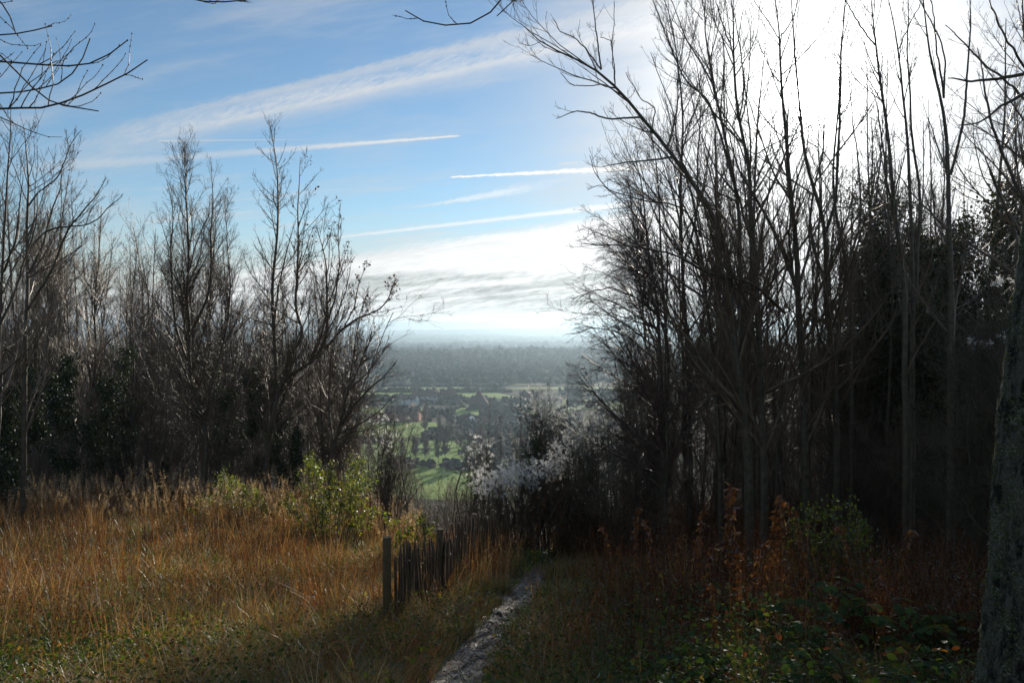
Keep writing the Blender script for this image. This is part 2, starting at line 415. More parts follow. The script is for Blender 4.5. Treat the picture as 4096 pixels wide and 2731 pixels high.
def strip(name, x0, x1, y0, y1, mat, lift=1.5):
    return drape(name, [(x0, y0), (x1, y0), (x1, y1), (x0, y1)], mat, lift, 40, 8)
strip('field', -420, -80, 2480, 2640, FW); strip('field', -60, 330, 2520, 2700, FW); strip('field', -1100, -560, 2500, 2620, FW)
strip('field', 240, 1400, 6200, 6900, FB, 3); strip('field', 560, 1900, 4300, 4700, FG2, 3); strip('field', -900, -200, 5200, 5500, FG2, 3)
strip('field', -2600, -1300, 6300, 6900, FG2, 3); strip('field', 0, 260, 3500, 3620, FG2, 2); strip('field', -3000, 3000, 7900, 8200, FB, 3)

def ico(sub):
    import bmesh
    bm = bmesh.new(); bmesh.ops.create_icosphere(bm, subdivisions=sub, radius=1)
    V = np.array([v.co[:] for v in bm.verts]); Fc = np.array([[v.index for v in f.verts] for f in bm.faces]); bm.free(); return V, Fc
ICO1, ICO2 = ico(1), ico(2)
def blobs(mb, x, y, r, h, tmpl, cols, sink=0.3):
    V, Fc = tmpl; N = len(x); m = len(V)
    J = V[None] * (1 + rng.normal(0, 0.22, (N, m, 1)))
    S = np.stack([r, r, h], -1)
    a = rng.uniform(0, 6.28, N); c, s_ = np.cos(a)[:, None], np.sin(a)[:, None]
    P = J * S[:, None]; P = np.stack([P[..., 0] * c - P[..., 1] * s_, P[..., 0] * s_ + P[..., 1] * c, P[..., 2]], -1)
    z = ground_z(x, y) + h * (1 - sink)
    P = P + np.stack([x, y, z], -1)[:, None]
    Fq = (Fc[None] + (np.arange(N) * m)[:, None, None]).reshape(-1, 3)
    mb.add(P.reshape(-1, 3), Fq, np.repeat(cols, m, 0))
def wood_mat(name):
    m, nt = new_mat(name); a = nt.nodes.new('ShaderNodeAttribute'); a.attribute_name = 'Col'
    n1 = noise(pos(), 0.25, 4, 0.7); c = mixc(1.0, a.outputs['Color'], mixc(ss(0.3, 0.7, n1), (0.6, 0.6, 0.6), (1.4, 1.4, 1.4)), 'MULTIPLY')
    out(principled(c, 0.95, 0.1)); return m
WOODM = wood_mat('winter_wood')
WC = np.array([[0.035, 0.028, 0.022], [0.028, 0.033, 0.020], [0.045, 0.036, 0.028], [0.020, 0.028, 0.018]])
def wood_cols(n): return WC[rng.integers(0, 4, n)] * rng.uniform(0.7, 1.3, (n, 1))
def wood_region(mb, n, y0, y1, u0, u1, r, h, t, keep=None):
    y = rng.uniform(y0, y1, n); x = rng.uniform(u0, u1, n) * y
    if keep is not None:
        k = keep(x, y); x, y = x[k], y[k]
    n = len(x); R = r * rng.uniform(0.6, 1.4, n); H = h * rng.uniform(0.6, 1.25, n)
    blobs(mb, x, y, R, H, t, wood_cols(n))
mb = MB()
wood_region(mb, 15000, 900, 1350, -0.75, 0.75, 4.2, 5, ICO1, lambda x, y: ~((x < -150) & (x > -260) & (y < 1050)))
wood_region(mb, 2500, 1350, 1750, -0.75, 0.75, 9, 9, ICO1)
def openland(x, y):
    u = x / y; return (np.sin(x / 37 + 2) * np.cos(y / 31) + 0.6 * np.sin(x / 13.) * np.sin(y / 17.) > 0.15) & ~((u > -0.25) & (u < 0.06) & (y < 850))
wood_region(mb, 6000, 560, 900, -0.75, 0.75, 2.6, 3.2, ICO1, openland)
for (ax, ay, w_, d_, n_) in [(1560, 1600, 60, 10, 60), (1760, 1612, 60, 12, 60), (1990, 1630, 50, 20, 90), (1950, 1700, 45, 26, 110), (1850, 1735, 40, 18, 70), (2150, 1700, 50, 40, 160), (1760, 1650, 18, 24, 40), (1790, 1760, 18, 12, 30), (2130, 1820, 40, 30, 110), (2030, 1600, 60, 16, 70), (1430, 1625, 30, 10, 30)]:
    cx_, cy_ = (ax - CX) / F * (62.6 / ((ay - EYE) / F)), 62.6 / ((ay - EYE) / F)
    bx = cx_ + rng.normal(0, w_ * 0.35, n_); by = cy_ + rng.normal(0, d_ * 0.5, n_)
    blobs(mb, bx, by, 1.7 * rng.uniform(.6, 1.4, n_), 1.9 * rng.uniform(.5, 1.3, n_), ICO1, wood_cols(n_))
wood_region(mb, 3500, 1750, 2420, -0.75, 0.75, 13, 10, ICO1)
wood_region(mb, 3500, 2650, 3500, -0.7, 0.7, 18, 11, ICO1, lambda x, y: np.sin(x / 210 + y / 300) + np.sin(y / 130) > -0.6)
wood_region(mb, 3500, 3500, 4400, -0.7, 0.7, 24, 12, ICO1, lambda x, y: np.sin(x / 310 + y / 400) > -0.7)
wood_region(mb, 4500, 4600, 6300, -0.7, 0.7, 34, 14, ICO1, lambda x, y: np.sin(x / 510 + y / 300) + 0.5 * np.sin(x / 140.) > -0.6)
wood_region(mb, 3000, 6300, 8000, -0.7, 0.7, 48, 15, ICO1, lambda x, y: np.sin(x / 600 + y / 500 + 2) > -0.3)
wood_region(mb, 4500, 8200, 10800, -0.7, 0.7, 60, 17, ICO1, lambda x, y: np.sin(x / 900 + y / 700) > -0.75)
tag(mb.obj('distant_woodland', WOODM), 'dark leafless woods covering the valley and ridges far behind the gap', 'woodland', kind='stuff')
# hedges: each one a thing
def px_xy(qx, qy, z=-61):
    Y = Yof(qy, z)
    for _ in range(12): Y = 0.5 * Y + 0.5 * (CAMZ - float(ground_z((qx - CX) / F * Y, Y))) / ((qy - EYE) / F)
    return (qx - CX) / F * Y, Y
def hedge(q0, q1, r, h, label, n=60, jit=2.0):
    a, b = np.array(px_xy(*q0)), np.array(px_xy(*q1)); t = rng.uniform(0, 1, n)
    P = a + (b - a) * t[:, None] + rng.normal(0, jit, (n, 2)); mb = MB()
    blobs(mb, P[:, 0], P[:, 1], r * rng.uniform(0.6, 1.4, n), h * rng.uniform(0.5, 1.4, n), ICO2, wood_cols(n))
    tag(mb.obj('hedge', WOODM), label, 'hedge')
hedge((1400, 1568), (2050, 1568), 2.6, 2.0, 'long dark hedge along the far edge of the broad green field in the valley', 110)
hedge((1500, 1546), (2000, 1547), 2.6, 2.0, 'thin hedge between the two pale strips of field below the dark wood', 110, 5)
hedge((1700, 1534), (2350, 1533), 4, 3, 'dark hedge at the foot of the big valley wood', 120, 7)
hedge((1380, 1600), (1900, 1601), 3, 2.4, 'bushy hedge behind the village houses on the near edge of the broad field', 110, 8)
hedge((1380, 1662), (1420, 1690), 4, 4, 'clump of bushes left of the brick barn', 14)
hedge((1830, 1672), (2170, 1674), 2.2, 1.8, 'hedge under the bright small meadow right of the village', 50, 3)
hedge((1940, 1664), (2075, 1664), 3, 2.6, 'dark rounded bushes at the right end of the small bright meadow', 16, 1.5)
hedge((1330, 1768), (1560, 1766), 2.2, 1.6, 'scrubby hedge under the meadow beside the brick barn', 40, 3)
hedge((1560, 1860), (1990, 1870), 2.2, 1.6, 'low bushes in the lowest meadow under the row of bare trees', 40, 4)

# ------------------------------------------------------------------ tree generator
def smooth_path(pts, m=26, wig=0.03):
    pts = np.asarray(pts, float); d = np.concatenate([[0], np.cumsum(np.linalg.norm(np.diff(pts, axis=0), axis=1))])
    t = np.linspace(0, d[-1], m); P = np.stack([np.interp(t, d, pts[:, i]) for i in range(3)], 1)
    for _ in range(2): P[1:-1] = 0.5 * P[1:-1] + 0.25 * (P[:-2] + P[2:])
    w = rng.normal(0, wig, P.shape); w[:2] = 0; w[1:-1] = (w[:-2] + w[1:-1] + w[2:]) / 3
    return P + w
def taper(m, r0, r1=0.006, p=0.8):
    t = np.linspace(0, 1, m); return r1 + (r0 - r1) * (1 - t) ** p
def grow(P, R, per_m, t0, t1, ang, ratio, k=6, up=0.25, nz=0.12, shape=0.4, rmin=0.004, maxl=4.0, bias=None, rk=0.012, angj=0.25):
    N, m, _ = P.shape; Lp = np.linalg.norm(np.diff(P, axis=1), axis=2).sum(1)
    cnt = rng.poisson(per_m * Lp * (t1 - t0)) + (Lp > 0.05)
    idx = np.repeat(np.arange(N), cnt); n = len(idx)
    t = rng.uniform(t0, t1, n); f = t * (m - 1); i = np.minimum(f.astype(int), m - 2); fr = (f - i)[:, None]
    p = P[idx, i] * (1 - fr) + P[idx, i + 1] * fr; T = nrm(P[idx, i + 1] - P[idx, i]); r = R[idx, i] * (1 - fr[:, 0]) + R[idx, i + 1] * fr[:, 0]
    rv = rng.normal(size=(n, 3)); 
    if bias is not None: rv = rv + np.asarray(bias)
    Nn = rv - (rv * T).sum(1, keepdims=True) * T; Nn = nrm(Nn)
    a = np.clip(ang + rng.normal(0, angj, n), 0.15, 1.7)[:, None]
    d = np.cos(a) * T + np.sin(a) * Nn
    L = np.minimum(Lp[idx] * ratio * (1 - t * 0.92) ** shape * rng.uniform(0.45, 1.3, n), maxl)
    out_ = [p]; 
    for j in range(k):
        d = nrm(d + np.array([0, 0, 1.]) * up / k * 1.6 + rng.normal(0, nz, (n, 3)))
        p = p + d * (L / k)[:, None]; out_.append(p)
    r0 = np.minimum(r * 0.6, np.maximum(rk * L, rmin))
    tt = np.linspace(0, 1, k + 1)[None]; RR = rmin * 0.6 + (np.maximum(r0, rmin * 1.05) - rmin * 0.6)[:, None] * (1 - tt) ** 0.9
    return np.stack(out_, 1), RR
KINDS = {
 'ash':   [dict(per_m=2.6, t0=.22, t1=.98, ang=.62, ratio=.34, k=9, up=.45, nz=.08, shape=.5), dict(per_m=4.0, t0=.15, t1=.97, ang=.7, ratio=.42, k=6, up=.55, nz=.12, shape=.5), dict(per_m=6.0, t0=.1, t1=.96, ang=.8, ratio=.45, k=4, up=.7, nz=.16, shape=.4)],
 'birch': [dict(per_m=5.0, t0=.18, t1=.99, ang=.75, ratio=.36, k=9, up=.05, nz=.07, shape=.6), dict(per_m=6.5, t0=.12, t1=.98, ang=.6, ratio=.42, k=6, up=-.15, nz=.10, shape=.5), dict(per_m=11.0, t0=.1, t1=1., ang=.6, ratio=.5, k=5, up=-.4, nz=.14, shape=.3)],
 'fine':  [dict(per_m=4.2, t0=.16, t1=.99, ang=.5, ratio=.32, k=9, up=.25, nz=.07, shape=.55), dict(per_m=6.0, t0=.1, t1=.98, ang=.6, ratio=.42, k=6, up=.2, nz=.12, shape=.5), dict(per_m=9.0, t0=.1, t1=1., ang=.65, ratio=.48, k=4, up=.15, nz=.16, shape=.3)],
 'spire': [dict(per_m=6.0, t0=.2, t1=.99, ang=.85, ratio=.20, k=8, up=.5, nz=.07, shape=.7), dict(per_m=6.0, t0=.12, t1=.98, ang=.6, ratio=.36, k=5, up=.4, nz=.12, shape=.5), dict(per_m=8.0, t0=.1, t1=1., ang=.65, ratio=.42, k=3, up=.3, nz=.16, shape=.3)],
 'pole':  [dict(per_m=1.6, t0=.35, t1=.98, ang=.5, ratio=.22, k=8, up=.5, nz=.07, shape=.5), dict(per_m=4.0, t0=.15, t1=.97, ang=.6, ratio=.42, k=5, up=.5, nz=.12, shape=.5), dict(per_m=6.0, t0=.1, t1=.96, ang=.7, ratio=.42, k=3, up=.6, nz=.16, shape=.4)],
 'scrub': [dict(per_m=5.0, t0=.1, t1=.98, ang=.6, ratio=.45, k=6, up=.15, nz=.14, shape=.3), dict(per_m=8.0, t0=.1, t1=.98, ang=.7, ratio=.5, k=5, up=.05, nz=.18, shape=.3), dict(per_m=12.0, t0=.1, t1=1., ang=.8, ratio=.5, k=3, up=.0, nz=.2, shape=.3)],
 'far':   [dict(per_m=2.2, t0=.25, t1=.98, ang=.6, ratio=.42, k=6, up=.35, nz=.09, shape=.35), dict(per_m=2.6, t0=.2, t1=.98, ang=.7, ratio=.45, k=5, up=.2, nz=.14, shape=.3), dict(per_m=4.0, t0=.1, t1=1., ang=.8, ratio=.5, k=3, up=.1, nz=.2, shape=.3)],
}
def make_crown(mb, P, R, kind, dens=1.0, rmin=0.004, bias=None, col=(1, 1, 1), levels=3, tscale=1.0):
    k = KINDS[kind]; cur = (P, R); allb = []
    for li in range(levels):
        kw = dict(k[li]); kw['per_m'] *= dens if li else 1.25 * dens ** .5
        if bias is not None and li == 0: kw['bias'] = bias
        cur = grow(cur[0], cur[1], rmin=rmin, **kw); allb.append(cur)
        tubes(mb, cur[0], cur[1] * (tscale if li else 1.0), 4 if li == 0 else 3, col)
    return allb

BARK = mat_bark('bark', (0.036, 0.024, 0.014), (0.095, 0.068, 0.040), 0.35, 0.55, mosscol=(0.035, 0.045, 0.012))
BARKR = mat_bark('reddish_bark', (0.045, 0.028, 0.02), (0.09, 0.055, 0.038), 0.2, 0.5)
TWIG = mat_bark('twigs', (0.065, 0.043, 0.026), (0.15, 0.10, 0.06), 0.1, 0.42, 4.0, 0.002)
TWIGR = mat_bark('purple_twigs', (0.060, 0.036, 0.028), (0.13, 0.082, 0.062), 0.0, 0.42, 4.0, 0.002)
LEAFD = mat_attr('evergreen_leaves', 0.25, 0.5, 0.03)
LEAF = mat_attr('green_leaves', 0.6, 0.45, 0.04, TT=(1.7, 1.5, 0.7))
DRY = mat_attr('dry_stems', 0.5, 0.6, 0.025)
GRASS = mat_attr('grass_blades', 0.55, 0.5, 0.045)
FLUFF = mat_attr('seed_fluff', 0.65, 0.6, 0.02, TT=(1.05, 1.05, 1.05))

def add_leaves(mb, polys, n, size, cols, jit=0.05, tmpl=(MINI_V, MINI_F), droop=0.0, wide=1.0):
    P = polys; N, k, _ = P.shape; i = rng.integers(0, N, n); j = rng.integers(0, k, n)
    p = P[i, j] + rng.normal(0, jit, (n, 3)); d = rng.normal(size=(n, 3)); d[:, 2] -= droop
    s = size * rng.uniform(0.6, 1.4, n); S = np.stack([s * wide, s, s], -1)
    c = cols[rng.integers(0, len(cols), n)] * rng.uniform(0.7, 1.3, (n, 1))
    stamp(mb, tmpl[0], tmpl[1], p, rotmats(d, rng.uniform(0, 6.28, n)), S, c)

def tree_from(stems, name, label, cat='tree', group=None, base=None, kind='ash', dens=1.0, rmin=0.004, bark=None, twig=None, bias=None, leaves=None, levels=3):
    """stems: list of (points Nx3 world, r0, r1, kind or None). First = trunk, others = limbs of their own"""
    base = np.array(base if base is not None else stems[0][0][0], float)
    root = thing(name, tuple(base), label, cat, group)
    cm = MB(); polys = []; mains = []
    for si, st in enumerate(stems):
        pts, r0, r1 = st[:3]; kd = st[3] if len(st) > 3 and st[3] else kind
        P = smooth_path(np.asarray(pts) - base, 30, 0.012); 
        rb = r0 * .68
        if si:
            dd = np.linalg.norm(np.concatenate([a[0] for a in mains]) - P[0], axis=1); k_ = int(dd.argmin())
            if dd[k_] < .6: rb = min(rb, .85 * np.concatenate([a[1] for a in mains])[k_])
        R = taper(30, rb, r1); mains.append((P, R))
        mb = MB(); tubes(mb, P[None], R[None], 9 if r0 > 0.05 else 6)
        mb.obj('trunk' if si == 0 else 'limb', bark or BARK, root, smooth=True)
        b = make_crown(cm, P[None], R[None], kd, dens, rmin, bias, levels=levels); polys.append(b)
    cr = cm.obj('crown', twig or TWIG, root)
    if leaves:
        lm = MB(); pl = [b[1] for b in polys]
        for q in pl: add_leaves(lm, q[0], int(leaves['n'] / len(pl)), leaves['size'], leaves['cols'], leaves.get('jit', 0.05), droop=leaves.get('droop', 0))
        lm.obj('leaves', leaves['mat'], root)
    return root

# prototypes (first use is the prototype itself, moved into place)
def proto_tree(kind, H, nst, spread, r0, seed_lean=0.0, rmin=0.005, twig=None, bark=None, dens=1.0, levels=3, leaves=None, name='bare_tree', wob=0.03):
    stems = []
    for i in range(nst):
        a = 6.28 * i / nst + rng.uniform(-.5, .5); h = H * (1 if i == 0 else rng.uniform(.7, .98)); sp = spread * rng.uniform(.5, 1.2) * h * (0.25 if nst == 1 else 1)
        zz = np.linspace(0, 1, 7); b = 0.05 + 0.03 * nst * (nst > 1)
        x = np.cos(a) * (b * (i > 0) + sp * zz ** 0.9) + np.cumsum(rng.normal(0, wob * H / 7, 7)) * (zz > 0); y = np.sin(a) * (b * (i > 0) + sp * zz ** 0.9) + np.cumsum(rng.normal(0, wob * H / 7, 7)) * (zz > 0)
        stems.append((np.stack([x, y, zz * h - 0.15], 1), r0 * (1 if i == 0 else rng.uniform(.6, .95)), 0.008))
    r = tree_from(stems, name, 'x', 'tree', None, (0, 0, 0), kind, dens, rmin, bark, twig, levels=levels, leaves=leaves)
    r['H'] = float(H); return r
class Stock:
    """hands out a prototype the first time and copies of it afterwards"""
    def __init__(s): s.p = {}; s.used = set()
    def add(s, key, root): s.p.setdefault(key, []).append(root)
    def put(s, key, loc, rz, sc, label, group=None, cat=None, name=None, tilt=0.0):
        L = s.p[key]; r = L[int(rng.integers(0, len(L)))]
        if r.name in s.used: o = copy_tree(r, loc, rz, sc, label, group, tilt)
        else:
            s.used.add(r.name); o = r; o.location = loc; o.rotation_euler = (tilt, 0, rz); o.scale = (sc, sc, sc) if np.isscalar(sc) else sc
            o['label'] = label
            if group: o['group'] = group
        if cat: o['category'] = cat
        return o
    def purge(s):
        for L in s.p.values():
            for r in L:
                if r.name not in s.used:
                    for ch in list(r.children): bpy.data.objects.remove(ch)
                    bpy.data.objects.remove(r)
ST = Stock()

# ------------------------------------------------------------------ traced trees
rng = np.random.default_rng(21)
def tr(pts, Y, dY=0.0, base=False, bx=None):
    """traced stem: pixel points at distance Y (drifting by dY along it); base=True starts it from the ground"""
    n = len(pts); P = [at(qx, qy, Y + dY * i / max(n - 1, 1) + rng.normal(0, 0.06)) for i, (qx, qy) in enumerate(pts)]
    if base:
        x = (bx if bx is not None else pts[0][0]); x = (x - CX) / F * Y; P = [np.array([x, Y, float(ground_z(x, Y)) - 0.2])] + P
    return np.array(P)

def hero(name, label, Y, stems, kind='ash', r0=0.13, **kw):
    S = []; base = None
    for i, st in enumerate(stems):
        pts = st['p']; d = st.get('d', 0.0); S.append((tr(pts, Y + st.get('o', 0), d, st.get('b', i == 0), st.get('bx')), st.get('r', r0 if i == 0 else r0 * 0.6), 0.006, st.get('k')))
    b = S[0][0][0] + np.array([0, 0, 0.2])
    return tree_from(S, name, label, 'tree', kw.pop('group', None), b, kind, **kw)
DEADC = np.array([[0.05, 0.03, 0.02], [0.08, 0.045, 0.025], [0.03, 0.022, 0.015]])
GL = 'trees left of the gap'; GR = 'trees right of the gap'
# ---- left side
hero('oak_tree', 'forked bare oak right of the pointed tree, one heavy limb bending right over the valley', 27, [
    dict(p=[(1060, 1880), (1068, 1807), (1086, 1688), (1104, 1597), (1132, 1505), (1181, 1491), (1251, 1449), (1300, 1393), (1314, 1281), (1307, 1161), (1309, 1060), (1290, 970), (1262, 900)], r=.17, bx=1045),
    dict(p=[(1132, 1505), (1155, 1430), (1181, 1379), (1223, 1344), (1188, 1260), (1180, 1190), (1190, 1118), (1196, 974), (1196, 802), (1207, 630)], r=.10, d=.8),
    dict(p=[(1300, 1393), (1377, 1309), (1433, 1274), (1518, 1239), (1553, 1197), (1581, 1119)], r=.075, d=-1.2),
    dict(p=[(1314, 1281), (1345, 1180), (1360, 1050), (1352, 930), (1368, 800)], r=.05, d=.6),
    dict(p=[(1377, 1309), (1420, 1220), (1440, 1120), (1470, 1060)], r=.04, d=-.6)],
    'ash', 0.17, dens=1.46, rmin=0.0044, leaves=dict(n=500, size=.09, cols=DEADC, jit=.04, mat=DRY, droop=1), group=GL)
hero('larch_tree', 'tallest tree left of the gap, a bare tree narrowing to a single pointed spire', 30, [
    dict(p=[(1105, 1700), (1100, 1421), (1096, 1295), (1086, 1175), (1093, 1089), (1110, 974), (1116, 830), (1116, 687), (1098, 572), (1081, 480)], r=.15, bx=1120),
    dict(p=[(1096, 1295), (1115, 1150), (1150, 1000), (1185, 880)], r=.07, d=1)], 'spire', dens=1.32, rmin=0.0036, group=GL)
hero('hornbeam_tree', 'low dense bare tree leaning right into the gap with fine twig sprays', 24, [
    dict(p=[(1330, 1790), (1349, 1737), (1391, 1561), (1433, 1477), (1461, 1400), (1504, 1316)], r=.11, bx=1300),
    dict(p=[(1349, 1737), (1400, 1640), (1470, 1560), (1540, 1500), (1590, 1440)], r=.06, d=-.8),
    dict(p=[(1330, 1790), (1312, 1640), (1320, 1480), (1335, 1350), (1380, 1240)], r=.08, d=.6, b=False),
    dict(p=[(1349, 1737), (1430, 1700), (1510, 1650), (1570, 1590)], r=.05, d=-1.2),
    dict(p=[(1349, 1737), (1385, 1600), (1420, 1380), (1440, 1250), (1470, 1170)], r=.05, d=.8),
    dict(p=[(1340, 1760), (1400, 1730), (1480, 1720), (1560, 1690)], r=.04, d=-.5),
    dict(p=[(1391, 1561), (1460, 1500), (1530, 1410), (1560, 1340)], r=.05, d=.8)], 'fine', dens=2.18, rmin=0.0036, bias=(1.0, 0, .2), group=GL)
hero('ash_tree', 'bare tree with sinuous trunk and one low crooked limb reaching left', 27, [
    dict(p=[(815, 1880), (827, 1742), (793, 1620), (749, 1446), (757, 1360), (766, 1324), (745, 1219), (760, 1080), (755, 930), (748, 760), (746, 612)], r=.15, bx=827),
    dict(p=[(820, 1680), (784, 1637), (714, 1611), (660, 1622), (605, 1612)], r=.07, d=-1),
    dict(p=[(766, 1324), (830, 1200), (850, 1080), (845, 940), (858, 800), (850, 660)], r=.07, d=.8),
    dict(p=[(749, 1446), (700, 1300), (690, 1150), (685, 1000), (700, 860), (672, 720)], r=.07, d=-.8),
    dict(p=[(800, 1640), (860, 1480), (905, 1330), (925, 1150), (910, 960), (905, 780)], r=.06, d=1)], 'fine', dens=1.32, rmin=0.0030, group=GL)
hero('ash_tree', 'bare tree at the left edge with a long limb arching right and upturned twig ends', 20, [
    dict(p=[(90, 1700), (100, 1500), (103, 1295), (115, 1089), (109, 974), (118, 830), (129, 744), (115, 630), (109, 520)], r=.12, bx=85),
    dict(p=[(118, 830), (160, 770), (201, 744), (241, 710), (287, 589), (330, 526)], r=.045, d=-1),
    dict(p=[(109, 1010), (180, 935), (230, 911), (344, 905), (402, 876), (430, 836), (476, 802), (499, 776)], r=.045, d=.8),
    dict(p=[(103, 1250), (170, 1150), (230, 1040), (270, 930), (330, 850), (400, 780), (428, 720)], r=.06, d=-.5),
    dict(p=[(115, 1100), (180, 980), (210, 850), (250, 760), (255, 650)], r=.045, d=.5)], 'ash', dens=1.32, rmin=0.0040, group=GL)
hero('ash_tree', 'slim straight trunk cut by the left edge of the picture, forking high up', 17, [
    dict(p=[(-20, 1600), (0, 1295), (17, 1089), (23, 888), (40, 687), (52, 572), (57, 440)], r=.09, bx=-30),
    dict(p=[(17, 1089), (70, 960), (85, 830), (100, 700)], r=.04, d=-.5),
    dict(p=[(0, 1295), (60, 1180), (100, 1050), (150, 900), (160, 760)], r=.05, d=.5)], 'ash', dens=1.32, rmin=0.0036, group=GL)
rng = np.random.default_rng(22)
# ---- right side
hero('ash_tree', 'tall bare tree leaning far left, its tip against the blue sky at the top', 15, [
    dict(p=[(3005, 1887), (2974, 1645), (2954, 1496), (2930, 1322), (2920, 1120), (2923, 1016), (2880, 945), (2850, 850), (2801, 780), (2750, 714), (2708, 653), (2662, 577), (2611, 531), (2560, 469), (2509, 408), (2458, 347), (2402, 286), (2346, 250), (2280, 240), (2213, 209), (2144, 191), (2120, 150), (2098, 120)], r=.12, bx=3010),
    dict(p=[(2560, 474), (2500, 475), (2430, 485), (2362, 455), (2300, 450), (2226, 478)], r=.03, d=-.8),
    dict(p=[(2458, 347), (2453, 270), (2440, 170), (2395, 160)], r=.018, d=.4),
    dict(p=[(2402, 286), (2390, 180), (2375, 80), (2362, -20)], r=.026, d=-.2),
    dict(p=[(2458, 347), (2445, 200), (2450, 100), (2455, 15)], r=.022, d=.3),
    dict(p=[(2402, 286), (2340, 200), (2290, 155), (2240, 140), (2215, 90)], r=.022, d=.5),
    dict(p=[(2509, 408), (2420, 345), (2350, 350), (2280, 345), (2240, 300)], r=.018, d=-.5),
    dict(p=[(2600, 531), (2620, 440), (2560, 400), (2500, 300)], r=.022, d=.8)],
    'ash', dens=0.84, rmin=0.0034, group=GR)
hero('ash_tree', 'straight bare trunk just left of the sun, forking high above it', 16, [
    dict(p=[(3225, 1800), (3218, 1496), (3198, 1363), (3188, 1210), (3188, 1006), (3162, 853), (3153, 663), (3138, 536), (3128, 434), (3115, 332), (3112, 230), (3115, 153), (3102, 77), (3092, -20)], r=.13, bx=3235),
    dict(p=[(3115, 153), (3148, 117), (3168, 61), (3190, -20)], r=.06, d=.4),
    dict(p=[(3112, 170), (3060, 90), (3010, 20), (2995, -40)], r=.05, d=-.5),
    dict(p=[(3188, 1144), (3157, 1083), (3116, 986), (3075, 889), (3019, 792), (2963, 700), (2930, 620), (2900, 500)], r=.085, d=.8)], 'ash', dens=1.10, rmin=0.0034, group=GR)
hero('ash_tree', 'bare tree with a long low limb running level leftwards through other trunks', 15.5, [
    dict(p=[(3060, 1800), (3045, 1496), (3030, 1261), (3019, 1134), (3004, 1006), (2994, 853), (2999, 700), (2974, 612), (2949, 485), (2929, 357), (2929, 230), (2926, 128), (2923, -20)], r=.125, bx=3065),
    dict(p=[(3137, 1250), (3075, 1190), (3040, 1159), (3005, 1128), (2913, 1108), (2837, 1098), (2760, 1057), (2709, 1021), (2648, 1006), (2556, 986), (2454, 981), (2321, 975)], r=.05, d=-1.5),
    dict(p=[(2929, 230), (2890, 120), (2860, 40), (2850, -30)], r=.04, d=.3)], 'ash', dens=1.10, rmin=0.0034, group=GR)
hero('ash_tree', 'bare tree whose trunk curves up and left, second trunk left of the sun', 16.5, [
    dict(p=[(2990, 1800), (2979, 1496), (2965, 1322), (2960, 1057), (2950, 904), (2958, 800), (2923, 714), (2908, 612), (2878, 485), (2847, 347), (2816, 179), (2806, 92), (2816, -20)], r=.11, bx=3000),
    dict(p=[(2923, 714), (2877, 544), (2826, 398), (2750, 352), (2700, 250), (2650, 130), (2600, -10)], r=.055, d=.8),
    dict(p=[(2847, 347), (2790, 250), (2740, 170), (2700, 60), (2660, -20)], r=.045, d=-.5),
    dict(p=[(2806, 92), (2760, 40), (2720, -20)], r=.04)], 'ash', dens=1.16, rmin=0.0034, group=GR)
hero('birch_tree', 'bare birch with fine drooping twigs overhanging the gap from the right', 19, [
    dict(p=[(2655, 1750), (2643, 1496), (2633, 1312), (2625, 1185), (2602, 1057), (2582, 930), (2577, 828), (2560, 700), (2530, 610)], r=.10, bx=2665),
    dict(p=[(2655, 1700), (2679, 1496), (2663, 1312), (2653, 1185), (2648, 1057), (2638, 904), (2633, 751), (2618, 620), (2600, 500)], r=.09, d=.7, b=False),
    dict(p=[(2633, 1450), (2540, 1370), (2450, 1320), (2360, 1310), (2290, 1340)], r=.03, d=-1.3),
    dict(p=[(2630, 1260), (2540, 1190), (2450, 1150), (2370, 1160), (2310, 1200)], r=.03, d=-.8),
    dict(p=[(2615, 1080), (2530, 1000), (2440, 950), (2370, 930), (2330, 960)], r=.03, d=-1.0),
    dict(p=[(2590, 930), (2520, 840), (2460, 780), (2400, 740), (2350, 760)], r=.03, d=.5)], 'birch', dens=1.37, rmin=0.0029, bias=(-1.0, 0, .1), twig=TWIGR, group=GR)
hero('ash_tree', 'bare tree with a curved limb bowing left behind the birch', 17, [
    dict(p=[(2880, 1800), (2860, 1496), (2835, 1300), (2815, 1100), (2800, 950), (2763, 878), (2709, 780), (2650, 700), (2600, 640)], r=.10, bx=2890),
    dict(p=[(2790, 930), (2740, 840), (2695, 820), (2640, 815), (2560, 800), (2430, 765), (2380, 700), (2355, 620)], r=.05, d=-1),
    dict(p=[(2800, 950), (2770, 800), (2730, 680), (2700, 560), (2690, 450), (2640, 330), (2600, 220)], r=.06, d=.5)], 'ash', dens=1.24, rmin=0.0034, group=GR)
hero('ash_tree', 'bare tree just right of the sun, its trunk snaking up to a high fork', 16, [
    dict(p=[(3350, 1750), (3341, 1496), (3320, 1363), (3305, 1210), (3295, 1108), (3305, 1006), (3300, 930), (3285, 800), (3240, 760), (3210, 640), (3195, 480), (3185, 350), (3170, 200), (3165, 60), (3150, -30)], r=.11, bx=3360),
    dict(p=[(3300, 930), (3340, 800), (3345, 640), (3352, 480), (3355, 330), (3352, 220), (3365, 100), (3372, -10)], r=.05, d=.6),
    dict(p=[(3295, 1108), (3250, 1000), (3235, 900), (3250, 760), (3290, 600), (3285, 450)], r=.05, d=-.6)], 'ash', dens=0.96, rmin=0.0034, group=GR)
